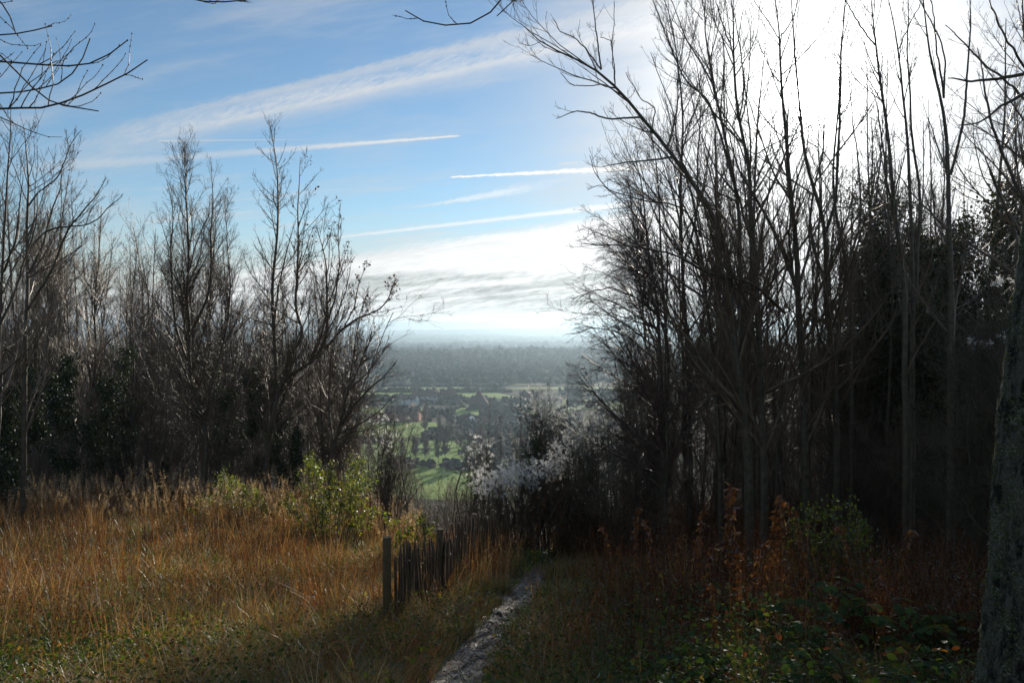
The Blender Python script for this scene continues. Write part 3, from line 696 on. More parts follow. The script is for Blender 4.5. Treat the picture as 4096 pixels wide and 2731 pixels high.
hero('ash_tree', 'bare trunk right of the sun before the ivy-clad tree, forking near its top', 14, [
    dict(p=[(3625, 1700), (3620, 1236), (3609, 1108), (3599, 1006), (3573, 853), (3569, 796), (3554, 638), (3539, 510), (3518, 383), (3498, 281), (3490, 153), (3478, 51), (3470, -20)], r=.105, bx=3640),
    dict(p=[(3490, 190), (3440, 130), (3400, 60), (3370, 10), (3350, -30)], r=.03, d=.5),
    dict(p=[(3573, 853), (3540, 740), (3520, 560), (3500, 420), (3470, 350)], r=.03, d=-.5)], 'pole', dens=1.24, rmin=0.0034, group=GR)
hero('ash_tree', 'bare tree with two parallel stems between the sun and the ivy-clad tree crown', 15, [
    dict(p=[(3650, 1700), (3650, 1200), (3636, 796), (3631, 612), (3620, 485), (3595, 357), (3585, 204), (3569, 128), (3529, -20)], r=.095, bx=3655),
    dict(p=[(3660, 1200), (3676, 796), (3651, 638), (3636, 510), (3628, 357), (3615, 230), (3620, 102), (3615, -20)], r=.075, d=.5),
    dict(p=[(3585, 204), (3630, 100), (3680, 0)], r=.035)], 'pole', dens=1.37, rmin=0.0034, group=GR)
hero('ash_tree', 'sturdy bare tree rising through the ivy-clad crown, split into three upright stems', 13.5, [
    dict(p=[(3805, 1700), (3803, 1312), (3798, 1006), (3788, 853), (3786, 796), (3784, 612), (3774, 485), (3758, 393), (3717, 306), (3692, 153), (3684, 51), (3676, -20)], r=.11, bx=3810),
    dict(p=[(3765, 400), (3748, 281), (3728, 179), (3728, 102), (3702, -20)], r=.055, d=.4),
    dict(p=[(3765, 390), (3770, 250), (3740, 150), (3690, 60), (3640, -30)], r=.05, d=-.4),
    dict(p=[(3795, 700), (3830, 560), (3850, 430), (3860, 260), (3870, 100), (3860, -20)], r=.04, d=.6)], 'pole', dens=1.51, rmin=0.0034, group=GR)
hero('ash_tree', 'thin bare stem curving up beyond the right side of the sun', 17, [
    dict(p=[(3410, 1700), (3402, 1250), (3386, 1057), (3366, 960), (3331, 828), (3320, 700), (3335, 560), (3350, 400), (3345, 260), (3370, 90), (3368, -20)], r=.07, bx=3415),
    dict(p=[(3386, 1057), (3430, 940), (3440, 800), (3426, 640), (3400, 480), (3385, 300)], r=.045, d=.5)], 'pole', dens=1.24, rmin=0.0034, group=GR)
hero('ash_tree', 'pale slender tree leaning right, between the birch and the thicket of dark trunks', 20, [
    dict(p=[(2765, 1700), (2755, 1496), (2740, 1312), (2735, 1185), (2728, 1057), (2720, 904), (2715, 751), (2730, 600), (2725, 400), (2700, 250), (2690, 100), (2640, -20)], r=.10, bx=2770),
    dict(p=[(2728, 1057), (2770, 940), (2790, 800), (2785, 640), (2800, 480), (2790, 300)], r=.06, d=.5)], 'ash', dens=1.24, rmin=0.0036, group=GR)
hero('ash_tree', 'bare tree at the right edge with fine upswept branches behind the mossy trunk', 11, [
    dict(p=[(4160, 1500), (4130, 900), (4105, 600), (4095, 300), (4080, 100), (4070, -30)], r=.11, bx=4170),
    dict(p=[(4130, 900), (4040, 700), (4000, 620), (3950, 480), (3920, 330), (3900, 200)], r=.04, d=.5),
    dict(p=[(4100, 420), (4030, 350), (3930, 270), (3850, 190), (3770, 110)], r=.03, d=.4),
    dict(p=[(4150, 1200), (4070, 1050), (4050, 900), (3990, 780), (3930, 640)], r=.05, d=.8),
    dict(p=[(4100, 300), (4020, 180), (3960, 60), (3930, -30)], r=.035, d=-.4)], 'fine', dens=1.10, rmin=0.0026, bias=(-.6, 0, .2), group=GR)

rng = np.random.default_rng(23)
# ---- near trunk at the right edge with the limbs that hang into the picture
NX = 4.2
def moss_mat():
    m, nt = new_mat('mossy_bark'); co = tex('Object'); n1 = noise(co, 7, 6, 0.7); n2 = noise(co, 38, 4, 0.6); n3 = noise(co, 2.2, 3)
    mp = nt.nodes.new('ShaderNodeMapping'); nt.links.new(co, mp.inputs[0]); mp.inputs['Scale'].default_value = (16, 16, 4)
    n4 = noise(mp.outputs[0], 1.0, 5, 0.6)
    n5 = noise(co, 75, 3, 0.7); c = mixc(ss(0.42, 0.56, n4), (0.012, 0.010, 0.008), (0.12, 0.115, 0.09)); c = mixc(ss(0.47, 0.57, n1 * 0.6 + n2 * 0.4), c, (0.07, 0.085, 0.03)); c = mixc(ss(0.52, 0.62, n5 * 0.6 + n1 * 0.4), c, (0.24, 0.25, 0.20))
    out(principled(c, 0.85, 0.25, bump(n4 + n1 * 0.6 + n2 * 0.35 + n5 * 0.3, 0.09))); return m
MOSS = moss_mat()
def near_tree():
    Y = 4.6; W = [(3950, 2731), (3968, 2500), (3985, 2250), (3990, 2060), (4000, 1900), (4020, 1650), (4042, 1450), (4065, 1250), (4090, 1050), (4115, 850), (4150, 550), (4200, 100), (4260, -500)]
    rr = [.36, .33, .31, .30, .29, .275, .265, .255, .245, .24, .23, .21, .18]
    P = np.array([at(a, b, Y) + np.array([r + .035, 0, 0]) for (a, b), r in zip(W, rr)])
    x0 = P[0, 0] + .05; g = float(ground_z(x0, Y)); P = np.concatenate([[[x0, Y, g - .2]], P]); rr = [.44] + rr
    base = np.array([x0, Y, g]); root = thing('mossy_tree', tuple(base), 'thick near trunk speckled with grey lichen and moss at the right edge', 'tree')
    d = np.concatenate([[0], np.cumsum(np.linalg.norm(np.diff(P, axis=0), axis=1))]); t = np.linspace(0, d[-1], 150)
    Q = np.stack([np.interp(t, d, P[:, i]) for i in range(3)], 1); R = np.interp(t, d, rr)
    for _ in range(6): Q[1:-1] = .5 * Q[1:-1] + .25 * (Q[:-2] + Q[2:])
    mb = MB(); s = 72; th = np.arange(s) * 2 * np.pi / s
    T = nrm(np.gradient(Q, axis=0)); A = nrm(np.cross(T, np.array([0, 1., 0]))); B = np.cross(T, A)
    nz = 1 + .035 * np.sin(th * 5 + t[:, None] * 1.3) + .025 * np.sin(th * 11 - t[:, None] * 2.1) + .02 * np.sin(th * 23 + 5 * np.sin(t[:, None] * 3)) + rng.normal(0, .02, (150, s)) + .05 * np.abs(np.sin(th * 9 + 1.5 * np.sin(t[:, None] * 1.7) + t[:, None] * .8)) + .5 * np.exp(-np.maximum(t[:, None] - .1, 0) * 3.0) * (.3 + .25 * np.sin(th * 4 + 1))
    V = (Q - base)[:, None] + (R[:, None] * nz)[..., None] * (A[:, None] * np.cos(th)[None, :, None] + B[:, None] * np.sin(th)[None, :, None])
    i = np.arange(149)[:, None] * s; j = np.arange(s)[None]; j2 = (j + 1) % s
    mb.add(V.reshape(-1, 3), np.stack([i + j, i + j2, i + s + j2, i + s + j], -1).reshape(-1, 4)); mb.obj('trunk', MOSS, root, smooth=True)
    mm = MB(); n = 9000; k = rng.integers(0, 150, n); l = rng.integers(0, s, n); vv = V[k, l]; nn = nrm(vv - (Q - base)[k])
    cols = np.array([[.07, .09, .02], [.10, .11, .03], [.05, .06, .02]])[rng.integers(0, 3, n)]
    stamp(mm, MINI_V, MINI_F, vv - nn * .004, rotmats(nn + rng.normal(0, .5, (n, 3)), rng.uniform(0, 6, n)), rng.uniform(.008, .022, n), cols); mm.obj('moss', LEAFD, root)
    # limbs
    lb = []; top = Q[-1]
    for pts, Yl, r in [([(4300, -100), (4200, 150), (4096, 305), (3990, 325), (3880, 335), (3770, 330)], 4.6, .02), ([(4280, 100), (4180, 300), (4096, 372), (4010, 430), (3950, 475), (3893, 508), (3840, 502)], 4.3, .016)]:
        PP = np.array([at(a, b, Yl) for a, b in pts]); P_ = smooth_path(PP - base, 30, .01); R_ = taper(30, r, .003)
        tubes(mm2 := MB(), P_[None], R_[None], 6); mm2.obj('limb', BARK, root, smooth=True); lb.append((P_, R_))
    cm = MB()
    for P_, R_ in lb: 
        c1 = grow(P_[None], R_[None], 7, .3, .98, .7, .16, k=5, up=.2, nz=.12, rmin=.0018, shape=.3); tubes(cm, *c1, 4)
    cm.obj('crown', TWIG, root)
near_tree()

# overhead branches: a tree standing left behind the camera reaches over the view
def overhead():
    base = np.array([-5.2, -1.5, float(ground_z(-5.2, -1.5))]); root = thing('sycamore_tree', tuple(base), 'near bare branches with knobbly buds hanging in at the top left', 'tree')
    top = np.array([-4.6, -1.0, 6.2]); S = smooth_path(np.array([base - [0, 0, .2], [-5.1, -1.4, 2.5], [-4.9, -1.2, 4.5], top]) - base, 30, .01)
    mb = MB(); tubes(mb, S[None], taper(30, .22, .12)[None], 14); mb.obj('trunk', BARK, root, smooth=True)
    Y = 5.2; cm = MB()
    limbs = [
      ([(-500, -200), (-120, -60), (30, -30), (55, 60), (90, 150)], 5.2, .012, 1),
      ([(-600, 100), (-200, 250), (0, 262), (180, 272), (300, 278), (420, 262), (480, 235), (520, 178)], 5.2, .014, 1),
      ([(-600, 300), (-200, 420), (0, 443), (130, 452), (230, 458), (330, 400), (480, 335), (600, 252)], 4.9, .014, 1),
      ([(-200, 350), (0, 385), (120, 370), (250, 360), (320, 330), (390, 170)], 5.4, .010, 1),
      ([(230, 458), (300, 420), (330, 425), (400, 455)], 4.9, .007, 1),
      ([(-200, 60), (0, 30), (60, -10), (100, -40)], 4.6, .009, 1),
      ([(-100, 160), (20, 170), (130, 130), (230, 122)], 5.0, .007, 1),
      ([(300, -260), (560, -120), (660, -30), (720, 5), (800, 22), (880, 33), (980, 32), (1070, 0)], 5.3, .010, 0),
      ([(1500, -330), (1900, -250), (2080, -60), (2040, 10), (1960, 85), (1855, 135), (1760, 140), (1670, 110), (1612, 50)], 5.0, .010, 0),
      ([(1980, -260), (2110, -60), (2100, 10), (2070, 55), (2030, 75), (1998, 70)], 5.0, .007, 0),
    ]
    anch = {0: np.array([0, 0, 0.])}
    for pts, Yl, r, g in limbs:
        PP = [top] + [at(a, b, Yl) for a, b in pts]
        PP = np.array(PP); 
        mid = (PP[0] + PP[1]) / 2 + [0, 0, .5]; PP = np.concatenate([PP[:1], [mid], PP[1:]])
        P_ = smooth_path(PP - base, 60, .012); L = np.linspace(0, 1, 60); R_ = .0035 + .05 * (1 - L) ** 5 + r * (1 - L) ** .7
        m2 = MB(); tubes(m2, P_[None], R_[None], 7); m2.obj('limb', BARK, root, smooth=True)
        q0 = 30; c1 = grow(P_[None, q0:], R_[None, q0:], 5 if g else 5, .15, .98, .8, .13 if g else .07, k=7, up=.5, nz=.16, rmin=.0024, shape=.25, rk=.02); tubes(cm, *c1, 5)
        bp = []
        for PP_, rr in ((P_[None, q0:], .007), (c1[0], .0045)):
            n = int(14 * len(PP_)); i = rng.integers(0, len(PP_), n); j = rng.integers(0, PP_.shape[1], n); p = PP_[i, j]
            stamp(cm, ICO1[0], ICO1[1], p, rotmats(rng.normal(size=(n, 3)), rng.uniform(0, 6, n)), np.stack([rng.uniform(.6, 1.1, n) * rr, rng.uniform(1., 1.9, n) * rr, rng.uniform(.6, 1.1, n) * rr], 1))
    cm.obj('crown', TWIG, root)
overhead()
#STOCK
# ------------------------------------------------------------------ background trees and shrubs
rng = np.random.default_rng(31)
EVC = np.array([[.022, .036, .012], [.030, .050, .016], [.045, .062, .016], [.02, .03, .014]])
def ymax_scale(qx, qtop, Y, H):
    x = (qx - CX) / F * Y; g = float(ground_z(x, Y)); top = CAMZ + (EYE - qtop) / F * Y
    return x, g, max(0.2, (top - g) / H)
def put_top(key, qx, qtop, Y, label, group=None, cat='tree', tilt=0.0):
    H = ST.p[key][0]['H']; x, g, sc = ymax_scale(qx, qtop, Y, H)
    return ST.put(key, (x, Y, g), rng.uniform(0, 6.28), sc, label, group, cat, tilt=tilt)
for _ in range(3): ST.add('ash', proto_tree('ash', 12, 1, .15, .10, rmin=.004, dens=.9, wob=.05))
for _ in range(3): ST.add('fine', proto_tree('fine', 12, 2, .12, .09, rmin=.0034, dens=.95, wob=.05))
for _ in range(2): ST.add('multi', proto_tree('pole', 12, 4, .10, .07, rmin=.004, dens=1.0, wob=.04, name='coppiced_tree'))
for _ in range(2): ST.add('pole', proto_tree('pole', 14, 1, .05, .085, rmin=.004, dens=1.1, wob=.04, name='slender_tree'))
for _ in range(4): ST.add('far', proto_tree('far', 12, 1, .1, .22, rmin=.055, dens=1.5, wob=.05, twig=TWIGR, name='valley_tree'))
for i in range(3): ST.add('scrub', proto_tree('scrub', 4.0, 9, .38, .022, rmin=.003, dens=.5, wob=.06, name='bare_shrub', twig=TWIGR if i == 1 else TWIG))
for _ in range(2): ST.add('yew', proto_tree('fine', 5, 3, .25, .06, rmin=.006, dens=.8, wob=.04, name='yew_tree', leaves=dict(n=15000, size=.075, cols=EVC, jit=.09, mat=LEAFD, droop=.6)))
ST.add('ivy', proto_tree('fine', 9, 5, .2, .08, rmin=.006, dens=.9, wob=.05, name='ivy_clad_tree', leaves=dict(n=38000, size=.08, cols=np.concatenate([EVC, [[.06, .04, .02], [.05, .035, .02]]]), jit=.14, mat=LEAFD, droop=.4)))
LB = 'bare tree in the crowded second row behind the traced trees left of the gap'
LB = 'slender leafless tree crowded among others in the wood left of the gap'
env = np.array([(-80, 560), (0, 560), (150, 620), (330, 800), (450, 960), (550, 880), (650, 860), (750, 760), (900, 860), (960, 960), (1050, 980), (1300, 1050), (1400, 1160), (1500, 1280), (1560, 1330)])
GLB = 'leafless trees crowded together left of the gap'; GRB = 'leafless trees crowded together right of the gap'
for i in range(36):
    qx = -60 + 1420 * (i + rng.uniform(-.4, .4)) / 35; Y = rng.uniform(29, 44); tp = np.interp(qx, env[:, 0], env[:, 1]) + abs(rng.normal(0, 130))
    put_top(['ash', 'fine', 'fine', 'multi'][i % 4], qx, tp, Y, LB, GLB)
for i in range(5):
    qx = 1180 + 190 * rng.uniform(); put_top(['fine', 'ash'][i % 2], qx, 1380 + rng.uniform(0, 160), rng.uniform(26, 36), LB, GLB)
RB = 'slim bare trunk packed among others in the dark wood right of the gap'
for i in range(28):
    qx = 2640 + 1560 * (i + rng.uniform(-.4, .4)) / 27; Y = rng.uniform(18, 36); tp = rng.uniform(100, 800) if qx > 2850 else rng.uniform(650, 950)
    if 3080 < qx < 3420: tp = rng.uniform(500, 800)
    put_top(['pole', 'fine', 'ash', 'multi'][i % 4], qx, tp, Y, RB, GRB)
for i in range(4): put_top('fine', 2500 + 220 * rng.uniform(), 1250 + rng.uniform(0, 250), rng.uniform(20, 27), RB, GRB)
rng = np.random.default_rng(40)
# evergreens
for qx, tp, Y, l in [(20, 1440, 22, 'green yew bush at the left edge below the slim straight trunk'), (-60, 1560, 20, 'green yew cut by the left edge of the picture'), (300, 1390, 27, 'dark yew filling the wood between the left-edge trees'), (640, 1830, 28, 'low dark yew at the foot of the tree with the crooked low limb'), (1010, 1430, 29, 'dark evergreen bush behind the base of the forked oak'), (1150, 1690, 28, 'dark evergreen bush just right of the forked oak base'), (450, 1640, 30, 'dark evergreen mound left of the crooked limb'), (900, 1700, 29, 'dark evergreen between the crooked tree and the forked oak'),
                     (2180, 1740, 23, 'dark evergreen bush among the white seed heads in the gap'), (2290, 1850, 22, 'evergreen bush low behind the white seed heads')]:
    put_top('yew', qx, tp, Y, l, None, 'evergreen bush' if 'bush' in l else 'yew')
for qx, tp, Y, l in [(3700, 690, 19, 'tall ivy-clad tree with a dense dark crown right of the sun'), (3560, 900, 20, 'left shoulder of dark ivy-clad growth, lower than its tall neighbour'), (3880, 800, 18, 'ivy-clad tree on the right flank of the tall dark crown'), (3990, 1150, 14, 'dark ivy-clad tree beside the mossy near trunk'), (3460, 1180, 20, 'small ivy-clad tree at the left foot of the dark crown')]:
    put_top('ivy', qx, tp, Y, l, None, 'ivy-clad tree')
SL = 'tangled leafless bush in the undergrowth left of the gap'; SR = 'tangled leafless bush in the dark undergrowth right of the gap'
for i in range(34):
    qx = -80 + 1680 * (i + rng.uniform(-.4, .4)) / 33; put_top('scrub', qx, rng.uniform(1600, 1880) + (60 if qx > 1350 else 0), rng.uniform(27, 36), SL, 'bare bushes left of the gap', 'bush')
for i in range(34):
    qx = 2460 + 1760 * rng.uniform(); Y = rng.uniform(16.5, 29); top = np.interp(qx, [2330, 2500, 2700, 3000, 3500, 4100], [1800, 1740, 1600, 1560, 1480, 1340]) + rng.uniform(0, 260)
    put_top('scrub', qx, top, Y, SR, 'bare bushes right of the gap', 'bush')
UL = 'bushy understorey tree with a haze of fine twigs left of the gap'; UR = 'bushy understorey tree with a haze of fine twigs right of the gap'
for i in range(17):
    qx = -60 + 1400 * (i + rng.uniform(-.4, .4)) / 16; put_top('scrub', qx, rng.uniform(1180, 1560) + (120 if qx > 1400 else 0), rng.uniform(32, 44), UL, 'twiggy understorey trees left of the gap', 'tree')
for i in range(13):
    qx = 2760 + 1380 * (i + rng.uniform(-.4, .4)) / 12; put_top('scrub', qx, rng.uniform(1150, 1500), rng.uniform(24, 34), UR, 'twiggy understorey trees right of the gap', 'tree')
for i in range(26):
    qx = 1560 + 780 * rng.uniform(); Y = rng.uniform(24, 40); put_top('scrub', qx, rng.uniform(1890, 2010), Y, 'brown leafless bush growing down the slope in the gap', 'bare bushes in the gap', 'bush')
for qx, tp, Y in [(1960, 1600, 27), (2000, 1660, 24), (2090, 1750, 24), (2260, 1480, 26), (2200, 1530, 25), (1640, 1900, 34), (1900, 1780, 30)]:
    put_top('pole', qx, tp, Y, 'thin young tree standing among the white seed heads in the gap', 'young trees in the gap')
rng = np.random.default_rng(41)
# valley trees
spec = [(1660, 1858), (1700, 1860), (1750, 1862), (1780, 1850), (1875, 1862), (1850, 1858), (1920, 1850), (1610, 1850), (2000, 1872), (1545, 1860), (1480, 1860), (1430, 1862)]
for k, (qx, qy) in enumerate(spec):
    x, y = px_xy(qx, qy); ST.put('far', (x, y, float(ground_z(x, y))), rng.uniform(0, 6), rng.uniform(.75, 1.1), 'bare tree in the row along the lowest green meadow of the valley', 'row of bare trees in the valley meadow')
cl = [(1700, 1740), (1720, 1760), (1735, 1720), (1760, 1740), (1790, 1700), (1770, 1680), (1850, 1770), (1830, 1750), (1900, 1760), (1940, 1750), (1960, 1770), (2000, 1800), (2050, 1790), (2100, 1780), (2070, 1740), (2130, 1750), (2170, 1780), (2200, 1730), (2020, 1720), (1980, 1715), (1880, 1790), (1800, 1790), (1750, 1790)]
for qx, qy in cl:
    for _ in range(1):
        x, y = px_xy(qx + rng.normal(0, 25), qy + rng.normal(0, 12)); ST.put('far', (x, y, float(ground_z(x, y))), rng.uniform(0, 6), rng.uniform(.6, 1.1), 'bare tree in the copse between the meadows and the village', 'bare trees in the valley copse')
for i in range(130):
    y = rng.uniform(230, 640); u = rng.uniform(-.62, .62); x = u * y
    if -.24 < u < .05: continue
    ST.put('far', (x, y, float(ground_z(x, y))), rng.uniform(0, 6), rng.uniform(.6, 1.1), 'leafless tree scattered over the valley floor behind the wood', 'scattered valley trees')
for i in range(26):
    y = rng.uniform(120, 200); u = rng.uniform(-.3, .2); x = u * y
    ST.put('far', (x, y, float(ground_z(x, y))), rng.uniform(0, 6), rng.uniform(.25, .5), 'small bare tree on the lower slope beneath the meadow', 'bare trees on the lower slope')

rng = np.random.default_rng(42)
# ---- seed-head shrubs (old man's beard)
HEADV = []
def fluff_heads(mb, p, size, n=16):
    N = len(p); q = np.repeat(p, n, 0) + rng.normal(0, size * .42, (N * n, 3)); d = rng.normal(size=(N * n, 3))
    c = np.array([.92, .91, .88]) * rng.uniform(.75, 1.1, (N * n, 1)); s = size * rng.uniform(.7, 1.5, N * n)
    stamp(mb, MINI_V, MINI_F, q, rotmats(d, rng.uniform(0, 6, N * n)), np.stack([s * .5, s, s], -1), c)
def clem(label, qpts, Y, n, size=.038, spread=(26, 22), group='shrubs covered in white seed heads'):
    qpts = np.array(qpts, float); c = qpts.mean(0); x = (c[0] - CX) / F * Y; g = float(ground_z(x, Y)); base = np.array([x, Y, g])
    root = thing('seed_head_shrub', tuple(base), label, 'shrub', group); i = rng.integers(0, len(qpts), n)
    cen = qpts[i] + rng.normal(0, 1, (n, 2)) * spread; dep = Y + rng.normal(0, .35, n)
    p = np.stack([at(a, b, d) for (a, b), d in zip(cen, dep)]) - base
    fm = MB(); fluff_heads(fm, p, size); 
    sm = MB(); st = []
    for a, b in qpts:
        for _ in range(3):
            e = at(a + rng.normal(0, 20), b + rng.normal(0, 15), Y + rng.normal(0, .3)) - base; s0 = np.array([e[0] * .5 + rng.normal(0, .3), rng.normal(0, .3), -.1 + min(0, e[2])])
            m = (s0 + e) / 2 + np.array([rng.normal(0, .15), 0, .35]); st.append(smooth_path([s0, m, e], 14, .03))
    st = np.array(st); R = np.tile(taper(14, .018, .004), (len(st), 1)); tubes(sm, st, R, 5)
    a = grow(st, R, 5, .2, .98, .7, .35, k=6, up=.1, nz=.16, rmin=.004); tubes(sm, *a, 3); b = grow(a[0], a[1], 8, .1, 1, .7, .5, k=4, up=0, nz=.2, rmin=.0035); tubes(sm, *b, 3)
    sm.obj('stems', BARK, root); tag(fm.obj('seed_heads', FLUFF, root), kind='stuff')
clem('shrub thick with white fluffy seed heads in a low band above the dark bushes', [(1915, 1900), (1960, 1925), (2000, 1890), (2040, 1910), (2080, 1870), (2110, 1900), (2010, 1950), (1930, 1960), (2150, 1890), (2190, 1860), (2120, 1930)], 20.5, 560)
clem('shrub of white seed heads climbing right beside the evergreen', [(2230, 1800), (2260, 1840), (2210, 1870), (2290, 1790), (2320, 1750), (2350, 1720), (2240, 1900)], 20.5, 330)
clem('tall shrub dotted with white seed heads, highest in the gap', [(2150, 1575), (2180, 1620), (2210, 1660), (2140, 1640), (2200, 1590), (2230, 1690), (2160, 1700), (2250, 1650), (2120, 1610)], 22.5, 260, spread=(24, 26))
clem('loose spray of white seed heads on the rightmost seed-head shrub of the gap', [(2330, 1660), (2370, 1650), (2400, 1680), (2420, 1700), (2350, 1700), (2390, 1730), (2300, 1740)], 20, 200)
clem('small arching spray of white seed heads left of the dense white band', [(1890, 1790), (1910, 1810), (1930, 1840), (1880, 1830), (1940, 1800), (1900, 1760)], 22, 50)
clem('white seed heads hanging at the right end of the wood left of the gap', [(1530, 1700), (1560, 1740), (1545, 1790), (1570, 1680), (1540, 1760), (1560, 1810), (1520, 1650)], 23, 55)
clem('white seed heads high in the dark growth beside the mossy trunk', [(3895, 1370), (3930, 1365), (3960, 1375), (4040, 1330), (4060, 1300), (4030, 1350), (4000, 1120), (4060, 1130), (3980, 1125)], 11, 50, .03, (12, 8))

rng = np.random.default_rng(43)
# ---- leafy shrubs, still green
YG = np.array([[.11, .17, .02], [.15, .21, .025], [.06, .10, .018], [.22, .23, .04], [.05, .07, .02]])
def leafy(label, qpts, Y, n, size):
    qpts = np.array(qpts, float); c = qpts.mean(0); x = (c[0] - CX) / F * Y; g = float(ground_z(x, Y)); base = np.array([x, Y, g]); root = thing('leafy_shrub', tuple(base), label, 'shrub')
    st = []
    for a, b in qpts:
        for _ in range(3):
            e = at(a + rng.normal(0, 14), b + rng.normal(0, 12), Y + rng.normal(0, .3)) - base; s0 = np.array([e[0] * .6 + rng.normal(0, .15), rng.normal(0, .2), -.1]); st.append(smooth_path([s0, (s0 + e) / 2 + [0, 0, .2], e], 14, .03))
    st = np.array(st); R = np.tile(taper(14, .012, .003), (len(st), 1)); sm = MB(); tubes(sm, st, R, 5); a = grow(st, R, 4, .3, 1, .7, .3, k=5, up=.2, nz=.15, rmin=.003); tubes(sm, *a, 3); sm.obj('stems', TWIG, root)
    lm = MB(); add_leaves(lm, np.concatenate([a[0][:, 2:]]), n, size, YG, .05, (LEAF_V, LEAF_F), .8); lm.obj('leaves', LEAF, root)
leafy('low yellow-green leafy bush in front of the yew, left of the forked oak base', [(860, 1930), (900, 1900), (940, 1910), (980, 1950), (1010, 1980), (890, 1980), (1050, 2010), (830, 1990), (1100, 2040), (780, 2030), (1150, 1990), (740, 2060), (960, 2060), (1050, 1960)], 21, 4200, .042)
leafy('bright green leafy bush between the forked oak and the leaning tree at the gap', [(1230, 1900), (1270, 1880), (1300, 1920), (1340, 1880), (1380, 1900), (1430, 1860), (1440, 1930), (1400, 1990), (1250, 1990), (1310, 2020), (1420, 2060), (1200, 2080), (1160, 2000), (1480, 2040), (1350, 2090), (1240, 1850), (1440, 1870)], 19, 4200, .05)
leafy('thin green shoots rising behind the paling fence', [(1600, 2100), (1660, 2050), (1700, 2070), (1720, 2110), (1560, 2060)], 17, 500, .07)
leafy('patch of small green leaves low in the wood right of the birch stems', [(3380, 2020), (3430, 2050), (3300, 2060), (3350, 2110), (3450, 2100), (3260, 2040), (3180, 2070)], 12, 1500, .05)
leafy('small leafy shoots at the bottom of the gap where the path drops away', [(2130, 2235), (2170, 2240), (2110, 2250)], 17, 160, .07)

rng = np.random.default_rng(44)
# ------------------------------------------------------------------ path
pc = [(1790, 2790, 112), (1830, 2731, 104), (1885, 2640, 86), (1950, 2570, 68), (2004, 2500, 60), (2060, 2430, 56), (2105, 2370, 50), (2135, 2320, 38), (2158, 2285, 27), (2175, 2262, 18)]
PL = []
for qx, qy, hw in pc:
    h = hit(qx, qy); PL.append((h[1], h[0], hw * 1.0 / F * h[1]))
PL = [(2.0, PL[0][1] - .35, .5), (4.0, PL[0][1] - .12, .42)] + PL + [(24, PL[-1][1] + .25, .22)]
PL = np.array(sorted(PL)); 
def path_x(y): return np.interp(y, PL[:, 0], PL[:, 1])
def path_w(y): return np.interp(y, PL[:, 0], PL[:, 2])
def build_path():
    ny, nx = 420, 26; y = np.linspace(1.5, 23, ny)[:, None] * np.ones((1, nx)); t = np.linspace(-1, 1, nx)[None] * np.ones((ny, 1))
    x = path_x(y) + t * path_w(y) * 1.35 + .03 * np.sin(y * 5) + .05 * np.sin(y * 2.3 + 1); z = ground_z(x, y) + .012 - .03 * (np.abs(t) > .98)
    z = z + .012 * np.sin(x * 31 + y * 9) * np.sin(y * 23 - x * 7) + .01 * np.sin(x * 60) * np.cos(y * 47) + rng.normal(0, .004, x.shape) - .03 * np.exp(-t * t * 4) + .02
    i = np.arange(ny - 1)[:, None] * nx; j = np.arange(nx - 1)[None]
    m, nt = new_mat('wet_mud'); p = pos(); n1 = noise(p, 9, 5, .7); n2 = noise(p, 45, 4, .7); n3 = noise(p, 3, 3)
    c = mixc(ss(.35, .65, n1), (.042, .031, .022), (.10, .078, .058)); c = mixc(ss(.56, .68, n2), c, (.19, .165, .14))
    out(principled(c, (ss(.35, .6, n3 * .6 + n1 * .4) * .35 + .32), .6, bump(n1 + n2 * .6, .025)))
    tag(MB().add(np.stack([x, y, z], -1).reshape(-1, 3), np.stack([i + j, i + j + 1, i + nx + j + 1, i + nx + j], -1).reshape(-1, 4)).obj('path', m, smooth=True), kind='structure')
build_path()
PINK = np.array
def scatter(n, y0, y1, u0, u1, power=1.0, keep=None, margin=1.0):
    y = y0 * (y1 / y0) ** (rng.uniform(0, 1, n) ** power); x = rng.uniform(u0, u1, n) * y
    k = np.abs(x - path_x(y)) > path_w(y) * margin
    if keep is not None: k &= keep(x, y)
    x, y = x[k], y[k]; return x, y, ground_z(x, y)
def pick(C, n, w=None):
    C = np.array(C); return C[rng.choice(len(C), n, p=w)] * rng.uniform(.7, 1.3, (n, 1))
def patch(x, y): return np.sin(x * .9 + 1.7 * np.sin(y * .5)) + .7 * np.sin(y * 1.1 + x * .4) + .4 * np.sin(x * 2.7 - y * 1.9)
# grass
mb = MB()
x, y, z = scatter(300000, 4.6, 26, -.78, .78, 1.0, lambda x, y: (rng.uniform(size=len(x)) < np.where(x < path_x(y) + 1.5, 1, .45)))
n = len(x); edge = np.exp(-np.abs(x - path_x(y)) / .9); pt = patch(x, y); gr = rng.uniform(size=n) < (.40 + .35 * edge + .30 * pt + .2 * (x < 0) * (1 - sst(6, 12, y)) * (1 - 0))
col = np.where(gr[:, None], pick([[.06, .10, .015], [.10, .15, .02], [.045, .075, .015], [.14, .17, .035]], n), pick([[.26, .17, .07], [.20, .10, .035], [.13, .065, .025], [.33, .25, .13]], n))
L = rng.uniform(.08, .28, n) * (1.15 - .45 * edge) * (1 + .45 * np.sin(x * 5.1 + 2 * np.sin(y * 3.3)) * np.sin(y * 4.7 + x)) * np.where(gr, .85, 1.15); blades(mb, np.stack([x, y, z - .01], -1), L, .0028 + .0002 * y, rng.uniform(.1, .9, n), rng.uniform(0, 6.28, n), col, 3, 1.0)
tag(mb.obj('grass', GRASS), 'green and straw-coloured grass covering the hillside on both sides of the path', 'grass', kind='stuff')
rng = np.random.default_rng(45)
